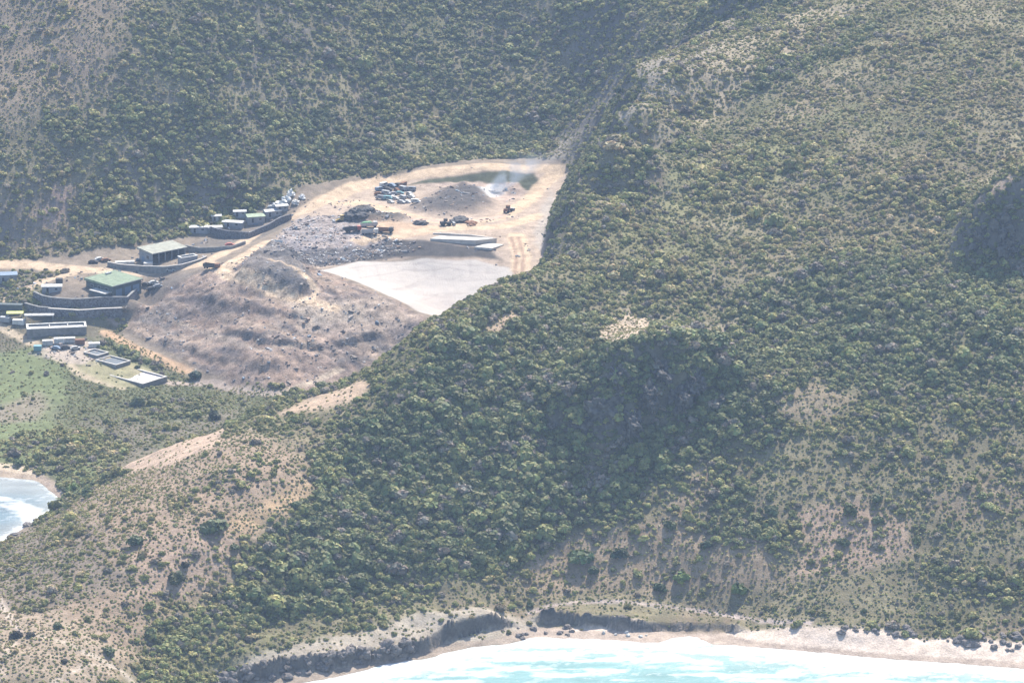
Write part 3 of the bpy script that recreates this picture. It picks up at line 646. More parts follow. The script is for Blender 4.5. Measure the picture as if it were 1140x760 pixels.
PALS = np.array([(.116, .134, .058), (.178, .187, .080), (.215, .220, .086), (.285, .262, .112), (.31, .255, .145), (.33, .265, .175)])
def tint_of(p, n):
    p = np.clip(p, 0, .999) * (len(PALS) - 1); i = p.astype(int); f = (p - i)[..., None]
    return (PALS[i] * (1 - f) + PALS[i + 1] * f) * n[..., None]

def in_view(x, y, z, mg=60):
    u, v = to_px(x, y, z); return (u > -mg - 190) & (u < 1140 + mg + 190) & (v > -mg) & (v < 760 + mg)

def scatter(cell, den_grid, seed, pad=60):
    r = np.random.default_rng(seed)
    xs, ys = np.arange(-330, 330, cell), np.arange(1230, 2200, cell)
    X, Y = np.meshgrid(xs, ys); X = (X + r.uniform(-.5, .5, X.shape) * cell).ravel(); Y = (Y + r.uniform(-.5, .5, Y.shape) * cell).ravel()
    Zz = bilin(H, X, Y); k = in_view(X, Y, Zz, pad) & (r.uniform(0, 1, X.shape) < bilin(den_grid, X, Y))
    return X[k], Y[k], Zz[k], r

ONV_OFF = IS_FRONT.astype(float)
SXX, SYY, SZZ, r = scatter(1.75, DEN, 5)
n = len(SXX)
clump = fbm(SXX, SYY, 16, 77, 3)
rad = bilin(RAD, SXX, SYY) * np.exp(r.normal(-.06, .36, n)) * (1 + .35 * clump)
big1 = r.uniform(0, 1, n) < .06; rad = np.where(big1, rad * 1.45, rad); rad = np.clip(rad, .55, 4.6)
pal = bilin(PAL, SXX, SYY) + .20 * fbm(SXX, SYY, 28, 78, 3) + r.normal(0, .15, n) - .05 * big1
tnt = tint_of(pal, r.uniform(.7, 1.35, n))
grey = r.uniform(0, 1, n) < .11; tnt[grey] = np.array([.20, .175, .15]) * r.uniform(.7, 1.2, (grey.sum(), 1))
# bushes rooted in the ledges of the rock faces
EX, EY, EZ, r2 = scatter(1.35, rock_face * ONV_OFF * (1 - coast) * .36, 6)
m_ = len(EX); SXX, SYY, SZZ = np.append(SXX, EX), np.append(SYY, EY), np.append(SZZ, EZ)
rad = np.append(rad, r2.uniform(.8, 1.9, m_)); big1 = np.append(big1, np.zeros(m_, bool)); tnt = np.concatenate([tnt, tint_of(r2.uniform(0, .35, m_), r2.uniform(.7, 1.2, m_))]); pal = np.append(pal, np.zeros(m_)); n = len(SXX)
scl = np.stack([rad * r.uniform(.9, 1.2, n), rad * r.uniform(.9, 1.2, n), rad * r.uniform(.8, 1.15, n)], -1)
rotz = r.uniform(0, 6.283, n); vid = r.integers(0, len(SHRUB), n)

def visible(x, y, z):
    t = np.linspace(.75, .997, 400)
    X, Y, Q = x * t, y * t, CAM_H + (z - CAM_H) * t
    return not (bilin(H, X, Y) > Q + .3).any()

def gn_stuff(name, protos, X, Y, Zz, scl, rotz, vid, tnt, label, cat):
    me = bpy.data.meshes.new(name); me.vertices.add(len(X)); me.vertices.foreach_set('co', np.stack([X, Y, Zz], -1).astype(np.float32).ravel())
    def addattr(nm, ty, data, key):
        a = me.attributes.new(nm, ty, 'POINT'); a.data.foreach_set(key, data)
    addattr('vid', 'INT', vid.astype(np.int32), 'value')
    addattr('scl', 'FLOAT_VECTOR', scl.astype(np.float32).ravel(), 'vector')
    addattr('rot', 'FLOAT_VECTOR', np.stack([rotz * 0, rotz * 0, rotz], -1).astype(np.float32).ravel() if rotz.ndim == 1 else rotz.astype(np.float32).ravel(), 'vector')
    addattr('tint', 'FLOAT_COLOR', np.concatenate([tnt, np.ones((len(X), 1))], 1).astype(np.float32).ravel(), 'color')
    o = bpy.data.objects.new(name, me); COL.objects.link(o); o['kind'] = 'stuff'; o['label'] = label; o['category'] = cat
    c = bpy.data.collections.new(name + '_forms')
    for k, pm in enumerate(protos):
        po = bpy.data.objects.new(name + '_form', pm); c.objects.link(po)
    ng = bpy.data.node_groups.new(name, 'GeometryNodeTree')
    ng.interface.new_socket('Geometry', in_out='INPUT', socket_type='NodeSocketGeometry'); ng.interface.new_socket('Geometry', in_out='OUTPUT', socket_type='NodeSocketGeometry')
    gi, go = ng.nodes.new('NodeGroupInput'), ng.nodes.new('NodeGroupOutput')
    ip = ng.nodes.new('GeometryNodeInstanceOnPoints'); ci = ng.nodes.new('GeometryNodeCollectionInfo')
    ci.inputs['Collection'].default_value = c; ci.inputs['Separate Children'].default_value = True; ci.inputs['Reset Children'].default_value = True
    def na(nm, ty):
        q = ng.nodes.new('GeometryNodeInputNamedAttribute'); q.data_type = ty; q.inputs['Name'].default_value = nm; return q.outputs['Attribute']
    ng.links.new(gi.outputs[0], ip.inputs['Points']); ng.links.new(ci.outputs[0], ip.inputs['Instance']); ip.inputs['Pick Instance'].default_value = True
    ng.links.new(na('vid', 'INT'), ip.inputs['Instance Index']); ng.links.new(na('rot', 'FLOAT_VECTOR'), ip.inputs['Rotation']); ng.links.new(na('scl', 'FLOAT_VECTOR'), ip.inputs['Scale'])
    ng.links.new(ip.outputs[0], go.inputs[0])
    md = o.modifiers.new('growth', 'NODES'); md.node_group = ng
    return o

# --- single shrubs ------------------------------------------------------------
def tag(o, label, cat, group=None):
    o['label'] = label; o['category'] = cat
    if group: o['group'] = group
    return o
def shrub(x, y, z, s, rz, tint, label, group='shrubs on the hillsides', k=None):
    o = bpy.data.objects.new('shrub', SHRUB[(k if k is not None else random.randrange(8)) % 8]); COL.objects.link(o)
    o.location = (x, y, z - .05); o.rotation_euler = (0, 0, rz); o.scale = s; o['tint'] = tuple(float(c) for c in tint)
    return tag(o, label, 'shrub', group)
DKG, MDG, LTG, BRN = (.088, .112, .052), (.10, .135, .055), (.15, .20, .06), (.16, .13, .09)
named = [  # u, v(base), radius, tint, label
    (643, 628, 5.6, (.10, .132, .06), 'large round dark green bush alone on the dry grass above the beach'),
    (238, 596, 6.2, DKG, 'wide dark green thicket spreading over the bare earth of the dry headland'),
    (150, 608, 3.6, DKG, 'dark bush on the dry slope left of the wide headland thicket'),
    (196, 652, 4.2, (.075, .085, .04), 'olive green bush at the lower edge of the pink earth patch on the headland'),
    (590, 675, 2.0, DKG, 'small dark bush on the turf edge, left of the brown dead bush above the shore'),
    (557, 680, 2.6, BRN, 'brown dead looking bush on the lip of the low cliff where the two banks meet'),
    (63, 700, 2.0, DKG, 'little dark bush low on the brown headland right of the footpath'),
    (18, 710, 2.3, (.05, .045, .035), 'dark brown bush where the headland footpaths meet'),
    (34, 708, 1.8, (.06, .055, .04), 'small brown bush beside the meeting of the headland footpaths'),
    (120, 728, 2.6, DKG, 'dark bush at the left tip of the thicket, next to the pale footpath'),
    (72, 738, 1.6, (.07, .06, .045), 'small bush in the pale bare corner of the headland'),
    (745, 590, 3.0, DKG, 'round dark bush at the left end of the pink earth strip on the lower right'),
    (787, 612, 3.2, (.05, .07, .04), 'blue green bush below the round dark bush on the tan slope'),
    (860, 574, 3.4, DKG, 'dark bush touching the upper left of the pink patch on the right slope'),
    (945, 572, 3.2, DKG, 'dark bush in the upper middle of the pink patch on the right slope'),
    (976, 560, 2.8, DKG, 'dark bush at the top edge of the pink patch on the right slope'),
    (978, 583, 2.6, DKG, 'dark bush on the right half of the pink patch on the right slope'),
    (940, 607, 2.8, (.06, .08, .035), 'green bush alone in the lower part of the pink patch on the right slope'),
    (735, 660, 3.2, (.04, .065, .03), 'dark green bush on the low ground just above the beach track'),
    (760, 650, 3.6, LTG, 'bright green bush on the low ground above the beach track'),
    (822, 664, 4.2, (.085, .12, .04), 'low spreading bright green bush near the right end of the beach track'),
    (962, 682, 1.5, DKG, 'tiny dark bush alone in the grey low scrub behind the right beach'),
    (154, 452, 3.6, DKG, 'round dark tree like bush on the brown flat below the white gravel basin'),
    (238, 466, 3.2, (.045, .06, .035), 'dark green bush on the flat right of the round dark one, under the mound'),
    (318, 442, 2.6, DKG, 'dark bush at the foot of the waste mound where the track ends'),
    (153, 410, 1.6, DKG, 'small dark bush at the top corner of the white gravel basin'),
    (217, 422, 3.4, (.04, .07, .045), 'low dark green bushy strip beside the pale track at the mound foot'),
    (80, 550, 3.8, LTG, 'bright green bush at the inner corner of the bay beach'),
    (97, 552, 3.2, (.08, .115, .04), 'bright green bush at the right of the bay corner'),
    (20, 518, 2.8, MDG, 'rounded green bush at the back edge of the bay sand'),
    (660, 640, 2.6, (.06, .085, .045), 'grey green bush below right of the large round lone bush'),
    (690, 622, 3.2, (.04, .06, .035), 'dark spreading bush right of the large round lone bush'),
    (646, 585, 3.0, (.065, .085, .04), 'green bush above the large round lone bush'),
    (260, 612, 2.2, DKG, 'small dark bush just below the wide headland thicket'),
    (330, 566, 2.6, DKG, 'dark bush on the right end of the orange earth patch on the headland'),
    (205, 632, 2.0, (.05, .05, .035), 'small dark brown bush in the middle of the pink headland earth'),
    (690, 105, 3.0, (.04, .055, .04), 'round dark bush alone on the pale gravel of the ravine'),
    (665, 87, 3.2, (.04, .055, .04), 'round dark bush at the left side of the upper ravine'),
]
taken = []
for i, (u, v, R_, t, lb) in enumerate(named):
    x, y, z = hit(u, v, H); y += R_ * .3
    z = float(bilin(H, x, y)); taken.append((x, y, R_))
    shrub(x, y, z, (R_ * 1.05, R_ * .95, R_ * (.82 if R_ > 5 else .95)), i * 1.3, t, lb, 'single bushes standing apart', i)
for (x, y, R_) in taken:                          # nothing else grows through them
    k = np.hypot(SXX - x, SYY - y) > R_ + .8
    SXX, SYY, SZZ, rad, pal, tnt, scl, rotz, vid, big1 = [A[k] for A in (SXX, SYY, SZZ, rad, pal, tnt, scl, rotz, vid, big1)]
# the largest in view stand as objects of their own
uu, vv = to_px(SXX, SYY, SZZ + rad * .6); pxs = rad / np.hypot(SYY, CAM_H)
cand = [i for i in np.argsort(-pxs) if 4 < uu[i] < 1136 and 6 < vv[i] < 756][:900]
pick = []
for i in cand:
    if len(pick) >= 300 - len(named): break
    if visible(SXX[i], SYY[i], SZZ[i] + rad[i] * .6): pick.append(i)
def where(u, v, isf):
    if not isf: return 'on the far hillside beyond the works' if v < 280 else 'on the flat between the bay and the works'
    if u < 300 and v > 480: return 'on the dry headland by the bay'
    if u < 420 and v > 600: return 'on the lower slope above the rocky left shore'
    if u < 560: return 'in the thicket of the left spur' if v > 470 else 'along the spur crest below the lined pit'
    if u < 680 and v > 480: return 'in the thicket below and left of the dark rock bluff'
    if u < 860 and 340 < v < 500: return 'around the dark rock bluff'
    if u < 860 and v >= 500: return 'below and right of the dark rock bluff'
    if u < 860: return 'on the upper slope above the dark rock bluff'
    if v > 480: return 'on the lower right slope above the beach'
    if v > 280: return 'in the middle of the right slope'
    return 'high on the right slope'
isf = bilin(IS_FRONT.astype(float), SXX, SYY) > .5
LAND = [(700, 440, 70, 'the dark rock bluff'), (1110, 258, 40, 'the right edge rock face'), (640, 615, 18, 'the large round lone bush'), (238, 584, 22, 'the wide headland thicket'), (300, 568, 35, 'the orange earth patch on the headland'), (195, 640, 50, 'the pink headland earth'), (190, 500, 40, 'the bare saddle above the bay'), (370, 437, 35, 'the bare strip on the spur crest'), (690, 368, 30, 'the pale bare patch on top of the bluff'), (540, 365, 40, 'the bare patches below the lined pit'), (910, 450, 40, 'the brown gap in the right slope'), (950, 595, 60, 'the pink patch on the right slope'), (780, 555, 35, 'the narrow bare strip right of the bluff'), (700, 680, 60, 'the long cut bank at the beach'), (530, 695, 40, 'the dark left cut bank'), (330, 735, 60, 'the rocky left shore'), (40, 545, 30, 'the bay beach'), (20, 708, 20, 'the headland footpaths'), (640, 200, 25, 'the right end of the works'), (560, 325, 25, 'the rim right of the lined pit'), (720, 110, 35, 'the pale ravine'), (150, 420, 30, 'the white gravel basin'), (310, 438, 20, 'the foot of the waste mound'), (1080, 712, 50, 'the rocks at the right beach end'), (975, 700, 40, 'the rocks behind the beach'), (760, 655, 25, 'the beach track'), (450, 560, 60, 'the middle of the left spur thicket'), (480, 450, 45, 'the upper spur thicket'), (330, 650, 50, 'the lower left thicket'), (560, 500, 40, 'the hollow left of the bluff'), (850, 300, 60, 'the middle of the right slope'), (1000, 400, 60, 'the lower middle of the right slope'), (560, 610, 40, 'the lower edge of the central thicket'), (760, 250, 50, 'the sunlit upper slope'), (950, 130, 80, 'the top right slope')]
def tell_apart(items):
    """two or three things with one label are told apart by their order from left to right; more of them share it"""
    by = {}
    for o, lb, u in items: by.setdefault(lb, []).append((u, o))
    for lb, q in by.items():
        q.sort(key=lambda t: t[0]); w = {1: [''], 2: ['leftmost: ', 'rightmost: '], 3: ['leftmost: ', 'middle one: ', 'rightmost: ']}.get(len(q), [''] * len(q))
        for (u, o), pre in zip(q, w):
            o['label'] = pre + lb
todo = []
for i in pick:
    tone = 'dark' if tnt[i].sum() < .34 else 'green' if tnt[i].sum() < .48 else 'olive'
    gname = tone + ' shrubs ' + where(uu[i], vv[i], isf[i])
    size = ''
    lm = min(LAND, key=lambda q: math.hypot(q[0] - uu[i], 1.4 * (q[1] - vv[i])) - q[2] * .6)
    du, dv = uu[i] - lm[0], vv[i] - lm[1]; dist = math.hypot(du, dv)
    dr_ = 'at' if dist < lm[2] * .7 else ('left of' if du < 0 else 'right of') if abs(du) > abs(dv) * 1.2 else ('above' if dv < 0 else 'below')
    far = '' if dr_ == 'at' else 'just ' if dist < lm[2] + 28 else 'well ' if dist > lm[2] + 75 else ''
    o = shrub(SXX[i], SYY[i], SZZ[i], tuple(float(q) for q in scl[i]), float(rotz[i]), tnt[i], 'x', gname, int(vid[i]))
    o['group'] = 'shrubs near ' + lm[3]
    todo.append((o, f"{tone} shrub {far}{dr_} {lm[3]}", uu[i]))
tell_apart(todo)
rest = np.ones(len(SXX), bool); rest[pick] = False
NF = rest & isf; NB = rest & ~isf
for nm, k, lb in (('hillside_scrub', NF, 'dense green scrub covering the near hillside down to the beach'), ('far_scrub', NB, 'dense green scrub covering the far hillside and valley behind the works')):
    gn_stuff(nm, SHRUB, SXX[k], SYY[k], SZZ[k] - .1, scl[k], rotz[k], vid[k], tnt[k], lb, 'scrub')
print('shrubs', n, 'single', len(pick))
# low tussocks between the shrubs
bare2 = np.maximum.reduce([pit, coast * .7, sandm, rock_face, sstep(1.9, 1.1, H), bowl])
td = np.clip(.75 - .38 * DEN + .3 * N3, .16, .85) * (1 - bare2) * (1 - .75 * GREEN)
td *= 1 - .85 * np.maximum(area([(128, 527), (148, 501), (200, 485), (252, 475), (246, 494), (190, 516)], 2, 4), area([(300, 463), (345, 442), (405, 421), (418, 428), (400, 443), (345, 458)], 2, 4))
td *= 1 - .9 * area([(-20, 350), (30, 350), (140, 355), (125, 372), (110, 385), (180, 415), (165, 432), (120, 432), (60, 400), (0, 370)], 1.5, .5)
tx, ty, tz, r = scatter(1.4, td, 9, 30)
q = len(tx); ts = r.uniform(.35, .85, q)
tp = np.clip(.54 + .34 * fbm(tx, ty, 20, 91, 3) + r.normal(0, .18, q), 0, .99)
tt = tint_of(tp, r.uniform(.8, 1.35, q))
gn_stuff('grass_tussocks', TUFT, tx, ty, tz, np.stack([ts, ts, ts * r.uniform(.6, 1, q)], -1), r.uniform(0, 6.28, q), r.integers(0, 4, q), tt, 'dry grass and low tussocks between the shrubs', 'grass')
print('tussocks', q)

# ------------------------------------------------------------------ built things
M = dict(
    roof_green=mat('green_sheet_roof', (.20, .255, .17), .6, .25, .25, .5), roof_pale=mat('pale_sheet_roof', (.30, .30, .245), .6, .25, .25, .5),
    white=mat('white_paint', (.52, .515, .49), .65, .25, .25, .8), offwhite=mat('weathered_white', (.42, .41, .385), .7, .2, .3, .8), wall_dark=mat('dark_green_cladding', (.075, .095, .10), .7, .2, .15, .7),
    wall_grey=mat('grey_render', (.24, .25, .27), .85, .1, .15, .6), stone=mat('grey_blue_stone', (.135, .135, .145), .92, .1, .6, 1.3, .3, 1.6), conc=mat('pale_concrete', (.47, .44, .40), .9, .1, .15, .5, .03, 4),
    conc_dk=mat('old_concrete', (.20, .197, .19), .9, .1, .25, .6, .05, 3), opening=mat('dark_opening', (.03, .032, .036), .6, .2), glass=mat('dark_glass', (.03, .04, .05), .12, .5), steel=mat('grey_steel', (.3, .31, .32), .5, .4),
    tyre=mat('black_rubber', (.025, .025, .027), .85, .1), black=mat('dark_scrap', (.06, .058, .06), .8, .2, .4, 2), yellow=mat('faded_yellow_green', (.55, .56, .18), .6, .2, .1, 1), teal=mat('teal_paint', (.13, .27, .30), .5, .3),
    gravel=mat('pale_gravel', (.50, .46, .46), .95, .05, .3, 1.2, .2, 2), pond=mat('dark_pond_cover', (.10, .115, .13), .4, .4, .15, .8), rust=mat('rust', (.20, .11, .07), .85, .1, .3, 2), crag=mat('dark_crag', (.105, .097, .088), .95, .05, .55, .5, .5, 1.1), rockm=mat('shore_rock', (.16, .142, .13), .93, .08, .4, .9, .25, 1.4),
    machine=mat('faded_machine_yellow', (.45, .31, .09), .6, .3, .15, 2), blue=mat('faded_blue', (.13, .19, .27), .6, .3, .15, 2), grey=mat('grey_paint', (.30, .31, .32), .55, .3, .15, 2), green=mat('green_load', (.22, .42, .22), .7, .2, .25, 1.5), red=mat('dull_red', (.30, .08, .06), .6, .3, .15, 2))

def gz(x, y): return float(bilin(H, x, y))
class MB:
    def __init__(self): self.v, self.f = [], []
    def box(self, x0, x1, y0, y1, z0, z1, rz=0, c=(0, 0)):
        n = len(self.v); q = []
        for z in (z0, z1):
            for x, y in ((x0, y0), (x1, y0), (x1, y1), (x0, y1)):
                if rz: X, Y = x - c[0], y - c[1]; x, y = c[0] + X * math.cos(rz) - Y * math.sin(rz), c[1] + X * math.sin(rz) + Y * math.cos(rz)
                self.v.append((x, y, z))
        for q in ((0, 3, 2, 1), (4, 5, 6, 7), (0, 1, 5, 4), (1, 2, 6, 5), (2, 3, 7, 6), (3, 0, 4, 7)): self.f.append(tuple(n + i for i in q))
        return self
    def hexa(self, P):                       # eight corners: four below, four above
        n = len(self.v); self.v += [tuple(p) for p in P]
        for q in ((0, 3, 2, 1), (4, 5, 6, 7), (0, 1, 5, 4), (1, 2, 6, 5), (2, 3, 7, 6), (3, 0, 4, 7)): self.f.append(tuple(n + i for i in q))
        return self
    def prism(self, prof, x0, x1):           # profile in (y, z), extruded along x
        n, k = len(self.v), len(prof)
        self.v += [(x0, y, z) for y, z in prof] + [(x1, y, z) for y, z in prof]
        self.f.append(tuple(n + i for i in range(k))[::-1]); self.f.append(tuple(n + k + i for i in range(k)))
        for i in range(k): self.f.append((n + i, n + (i + 1) % k, n + k + (i + 1) % k, n + k + i))
        return self
    def cyl(self, c, axis_, r, h, seg=12):
        n = len(self.v)
        for s in (-h / 2, h / 2):
            for i in range(seg):
                a = 6.28319 * i / seg; p = (r * math.cos(a), r * math.sin(a), s)
                p = p if axis_ == 'z' else (p[0], p[2], p[1]) if axis_ == 'y' else (p[2], p[0], p[1])
                self.v.append((c[0] + p[0], c[1] + p[1], c[2] + p[2]))
        self.f.append(tuple(n + i for i in range(seg))[::-1]); self.f.append(tuple(n + seg + i for i in range(seg)))
        for i in range(seg): self.f.append((n + i, n + (i + 1) % seg, n + seg + (i + 1) % seg, n + seg + i))
        return self
    def build(self, name, m, parent=None, bevel=0):
        me = bpy.data.meshes.new(name); me.from_pydata(self.v, [], self.f)
        bm = bmesh.new(); bm.from_mesh(me); bmesh.ops.recalc_face_normals(bm, faces=bm.faces)
        if bevel: bmesh.ops.bevel(bm, geom=bm.edges, offset=bevel, segments=2, affect='EDGES', clamp_overlap=True)
        bm.to_mesh(me); bm.free(); me.materials.append(m)
        o = bpy.data.objects.new(name, me); COL.objects.link(o)
        if parent: o.parent = parent
        return o
def thing(name, label, cat, p, rz=0, group=None):
    o = bpy.data.objects.new(name, None); COL.objects.link(o); o.location = p; o.rotation_euler = (0, 0, rz); o.empty_display_size = .5
    return tag(o, label, cat, group)
def on(u, v):
    x, y, z = hit(u, v, H); return (x, y, gz(x, y))
def copy_tree(o, parent=None):
    c = o.copy(); COL.objects.link(c)
    if parent: c.parent = parent
    for ch in list(o.children): copy_tree(ch, c)
    return c

def ribs(t, lx, ly, z0, z1, m):
    b = MB(); x = -lx
    while x <= lx:
        b.hexa([(x - .06, -ly, z0 - .02), (x + .06, -ly, z0 - .02), (x + .06, ly, z1 - .02), (x - .06, ly, z1 - .02), (x - .06, -ly, z0 + .1), (x + .06, -ly, z0 + .1), (x + .06, ly, z1 + .1), (x - .06, ly, z1 + .1)]); x += 1.15
    b.build('roof_ribs', m, t); MB().box(-lx, lx, -ly - .2, -ly - .02, z0 - .3, z0 - .05).build('gutter', M['steel'], t)
# green roofed warehouse on its terrace
p = on(126, 325)
wh = thing('warehouse', 'dark walled warehouse with a flat pale green roof standing on the stone terrace', 'warehouse', (p[0], p[1] + 3, p[2] - .3), math.radians(48))
w = MB().box(-9, 9, -9, 9, -1.5, 5.4).build('wall', M['wall_dark'], wh)
MB().hexa([(-9.6, -9.6, 5.4), (9.6, -9.6, 5.4), (9.6, 9.6, 5.4), (-9.6, 9.6, 5.4), (-9.6, -9.6, 5.9), (9.6, -9.6, 5.9), (9.6, 9.6, 6.5), (-9.6, 9.6, 6.5)]).build('roof', M['roof_green'], wh); ribs(wh, 9.5, 9.6, 5.9, 6.5, M['roof_green'])
rv = MB().box(1.5, 4.5, 6.2, 7.4, 6.2, 7.1).build('roof_vent', M['steel'], wh)
for x in (-5, 0.6, 5.8):
    d = MB().box(x - 1.9, x + 1.9, -9.06, -8.95, 0, 3.6).build('roller_door', M['blue'], wh); MB().box(x - .3, x + .3, -9.12, -9.04, .5, .65).build('handle', M['steel'], d)
for y in (-5, 0, 5): 
    fr = MB().box(-9.08, -8.95, y - 1.1, y + 1.1, 3.0, 4.2).build('window', M['steel'], wh); MB().box(-9.12, -9.06, y - .95, y + .95, 3.12, 4.08).build('pane', M['glass'], fr)
MB().box(-13, -9.02, -8.4, 2.2, -1.5, 2.6).build('annex', M['wall_dark'], wh); MB().box(-13.3, -9.03, -8.7, 2.5, 2.6, 2.9).build('annex_roof', M['offwhite'], wh)
# pale roofed open shed
p = on(180, 290)
sh = thing('open_shed', 'long shed with a plain pale roof and dark open bays beside the upper road', 'shed', (p[0], p[1] + 4, p[2] - .2), math.radians(40))
MB().box(-9.5, -9.2, -5.5, 5.5, -1.2, 5.2).box(-9.2, 9.5, 5.2, 5.5, -1.2, 5.2).box(9.2, 9.5, -5.5, 5.2, -1.2, 5.2).build('wall', M['wall_grey'], sh)
MB().hexa([(-10.2, -6.4, 5.1), (10.2, -6.4, 5.1), (10.2, 6.2, 5.1), (-10.2, 6.2, 5.1), (-10.2, -6.4, 5.45), (10.2, -6.4, 5.45), (10.2, 6.2, 6.2), (-10.2, 6.2, 6.2)]).build('roof', M['roof_pale'], sh); ribs(sh, 10.1, 6.3, 5.45, 6.2, M['roof_pale'])
for x in (-5.6, -1.9, 1.9, 5.6): MB().box(x - .22, x + .22, -5.4, -4.9, -1.2, 5.1).build('pillar', M['wall_grey'], sh)
MB().box(-9.1, 9.1, 4.9, 5.1, -1, 4.9).build('bay_shade_panel', M['opening'], sh)  # near-black sheet puts the shade inside the open bays into colour
fr = MB().box(-9.56, -9.45, -3, -.4, 1.8, 3.6).build('window', M['steel'], sh); MB().box(-9.6, -9.54, -2.8, -.6, 1.95, 3.45).build('pane', M['glass'], fr)
fr = MB().box(-9.56, -9.45, 1.2, 3.2, -.6, 2.4).build('door', M['blue'], sh); MB().box(-9.62, -9.55, 1.5, 1.7, .8, .95).build('handle', M['steel'], fr)

def wall_run(name, label, cat, px, h, th, m, coping=None, group=None, sink=1.0, part='wall_body'):
    P = [on(u, v) for u, v in px]; c = P[len(P) // 2]
    t = thing(name, label, cat, c, 0, group); a = MB(); b = MB()
    Q = []
    for i in range(len(P) - 1):               # subdivide so that the wall follows the ground
        k = max(1, int(math.dist(P[i][:2], P[i + 1][:2]) / 4))
        for j in range(k): Q.append((P[i][0] + (P[i + 1][0] - P[i][0]) * j / k, P[i][1] + (P[i + 1][1] - P[i][1]) * j / k))
    Q.append(P[-1][:2]); zz = [gz(*q) for q in Q]
    zt = [sum(zz[max(0, i - 3):i + 4]) / len(zz[max(0, i - 3):i + 4]) + h for i in range(len(Q))]
    nrm = []
    for i in range(len(Q)):
        d = Vector(Q[min(i + 1, len(Q) - 1)]) - Vector(Q[max(i - 1, 0)]); d.normalize(); nrm.append((-d.y, d.x))
    def sec(i, e): return [(Q[i][0] + s * nrm[i][0] * (th / 2 + e) - c[0], Q[i][1] + s * nrm[i][1] * (th / 2 + e) - c[1]) for s in (-1, 1)]
    for i in range(len(Q) - 1):
        (a0, a1), (b0, b1) = sec(i, 0), sec(i + 1, 0)
        za, zb = zz[i] - sink - c[2], zz[i + 1] - sink - c[2]; ta, tb = zt[i] - c[2], zt[i + 1] - c[2]
        a.hexa([(*a0, za), (*b0, zb), (*b1, zb), (*a1, za), (*a0, ta), (*b0, tb), (*b1, tb), (*a1, ta)])
        if coping:
            (a0, a1), (b0, b1) = sec(i, .12), sec(i + 1, .12)
            b.hexa([(*a0, ta), (*b0, tb), (*b1, tb), (*a1, ta), (*a0, ta + .22), (*b0, tb + .22), (*b1, tb + .22), (*a1, ta + .22)])
    a.build(part, m, t)
    if coping: b.build('coping', coping, t)
    return t
wall_run('retaining_wall', 'curved grey stone retaining wall right under the green roofed warehouse', 'wall', [(38, 331), (48, 337), (58, 341), (80, 342), (110, 340), (142, 336), (152, 331)], 3.6, 1.0, M['stone'], M['conc_dk'], 'terrace walls')
wall_run('retaining_wall', 'lower grey stone retaining wall with a pale top edge, in front of the curved terrace wall', 'wall', [(54, 351), (72, 352), (88, 353), (112, 353), (136, 349), (141, 344)], 3.4, 1.0, M['stone'], M['conc'], 'terrace walls')
wall_run('retaining_wall', 'short stone wall stub at the left end of the terrace walls', 'wall', [(28, 342), (34, 346), (44, 350), (56, 350)], 3.0, 1.0, M['stone'], M['conc_dk'], 'terrace walls')
wall_run('compound_wall', 'dark low wall wrapping round the yard of the pale roofed shed', 'wall', [(120, 296), (132, 299), (150, 301), (170, 304), (184, 304), (202, 299), (222, 291), (230, 287)], 2.2, .5, M['conc_dk'], M['conc'], 'yard walls')
wall_run('retaining_wall', 'dark embankment wall right of the pale roofed shed along the upper road', 'wall', [(206, 280), (222, 281), (240, 280), (258, 277), (273, 272)], 2.2, .8, M['conc_dk'], None, 'embankment walls')
wall_run('retaining_wall', 'long dark embankment wall below the white roofed huts beside the rising road', 'wall', [(234, 259), (255, 265), (278, 265), (298, 257), (312, 250), (324, 244)], 3.4, .9, M['stone'], None, 'embankment walls')
wall_run('concrete_wall', 'low pale concrete wall at the back of the white slab in the works', 'wall', [(482, 261), (500, 262), (525, 265), (549, 269)], 1.4, .7, M['conc'], None, 'slab walls')

# white edged bay in the shed yard
def tray(name, label, cat, c, rz, lx, ly, h, wallm, rimm, floorm, group=None, th=.5, floor=.5):
    t = thing(name, label, cat, c, rz, group)
    MB().box(-lx / 2, lx / 2, -ly / 2, -ly / 2 + th, -1.5, h).box(-lx / 2, lx / 2, ly / 2 - th, ly / 2, -1.5, h).box(-lx / 2, -lx / 2 + th, -ly / 2 + th, ly / 2 - th, -1.5, h).box(lx / 2 - th, lx / 2, -ly / 2 + th, ly / 2 - th, -1.5, h).build('wall', wallm, t)
    e = .12
    MB().box(-lx / 2 - e, lx / 2 + e, -ly / 2 - e, -ly / 2 + th + e, h, h + .25).box(-lx / 2 - e, lx / 2 + e, ly / 2 - th - e, ly / 2 + e, h, h + .25).box(-lx / 2 - e, -lx / 2 + th + e, -ly / 2 + th + e, ly / 2 - th - e, h, h + .25).box(lx / 2 - th - e, lx / 2 + e, -ly / 2 + th + e, ly / 2 - th - e, h, h + .25).build('rim', rimm, t)
    MB().box(-lx / 2 + th, lx / 2 - th, -ly / 2 + th, ly / 2 - th, -1.4, floor).build('floor', floorm, t)
    return t
p = on(209, 291); tray('storage_bay', 'dark open bay with a white rim in the yard right of the pale roofed shed', 'storage bay', p, math.radians(33), 8.5, 4, 2.6, M['wall_grey'], M['white'], M['opening'], None, .4, .2)
# long open tank below the terrace walls
p = on(62, 372); tk = tray('water_tank', 'long open concrete tank with a white rim below the terrace walls', 'tank', (p[0], p[1] + 3.5, p[2]), math.radians(9), 27, 8.5, 3.1, M['conc_dk'], M['white'], M['offwhite'], None, .7, 2.3)
MB().box(-3.3, -2.9, -3.5, 3.5, 2.3, 3.0).build('divider', M['conc'], tk); MB().box(5, 5.4, -3.5, 3.5, 2.3, 3.0).build('divider', M['conc'], tk)

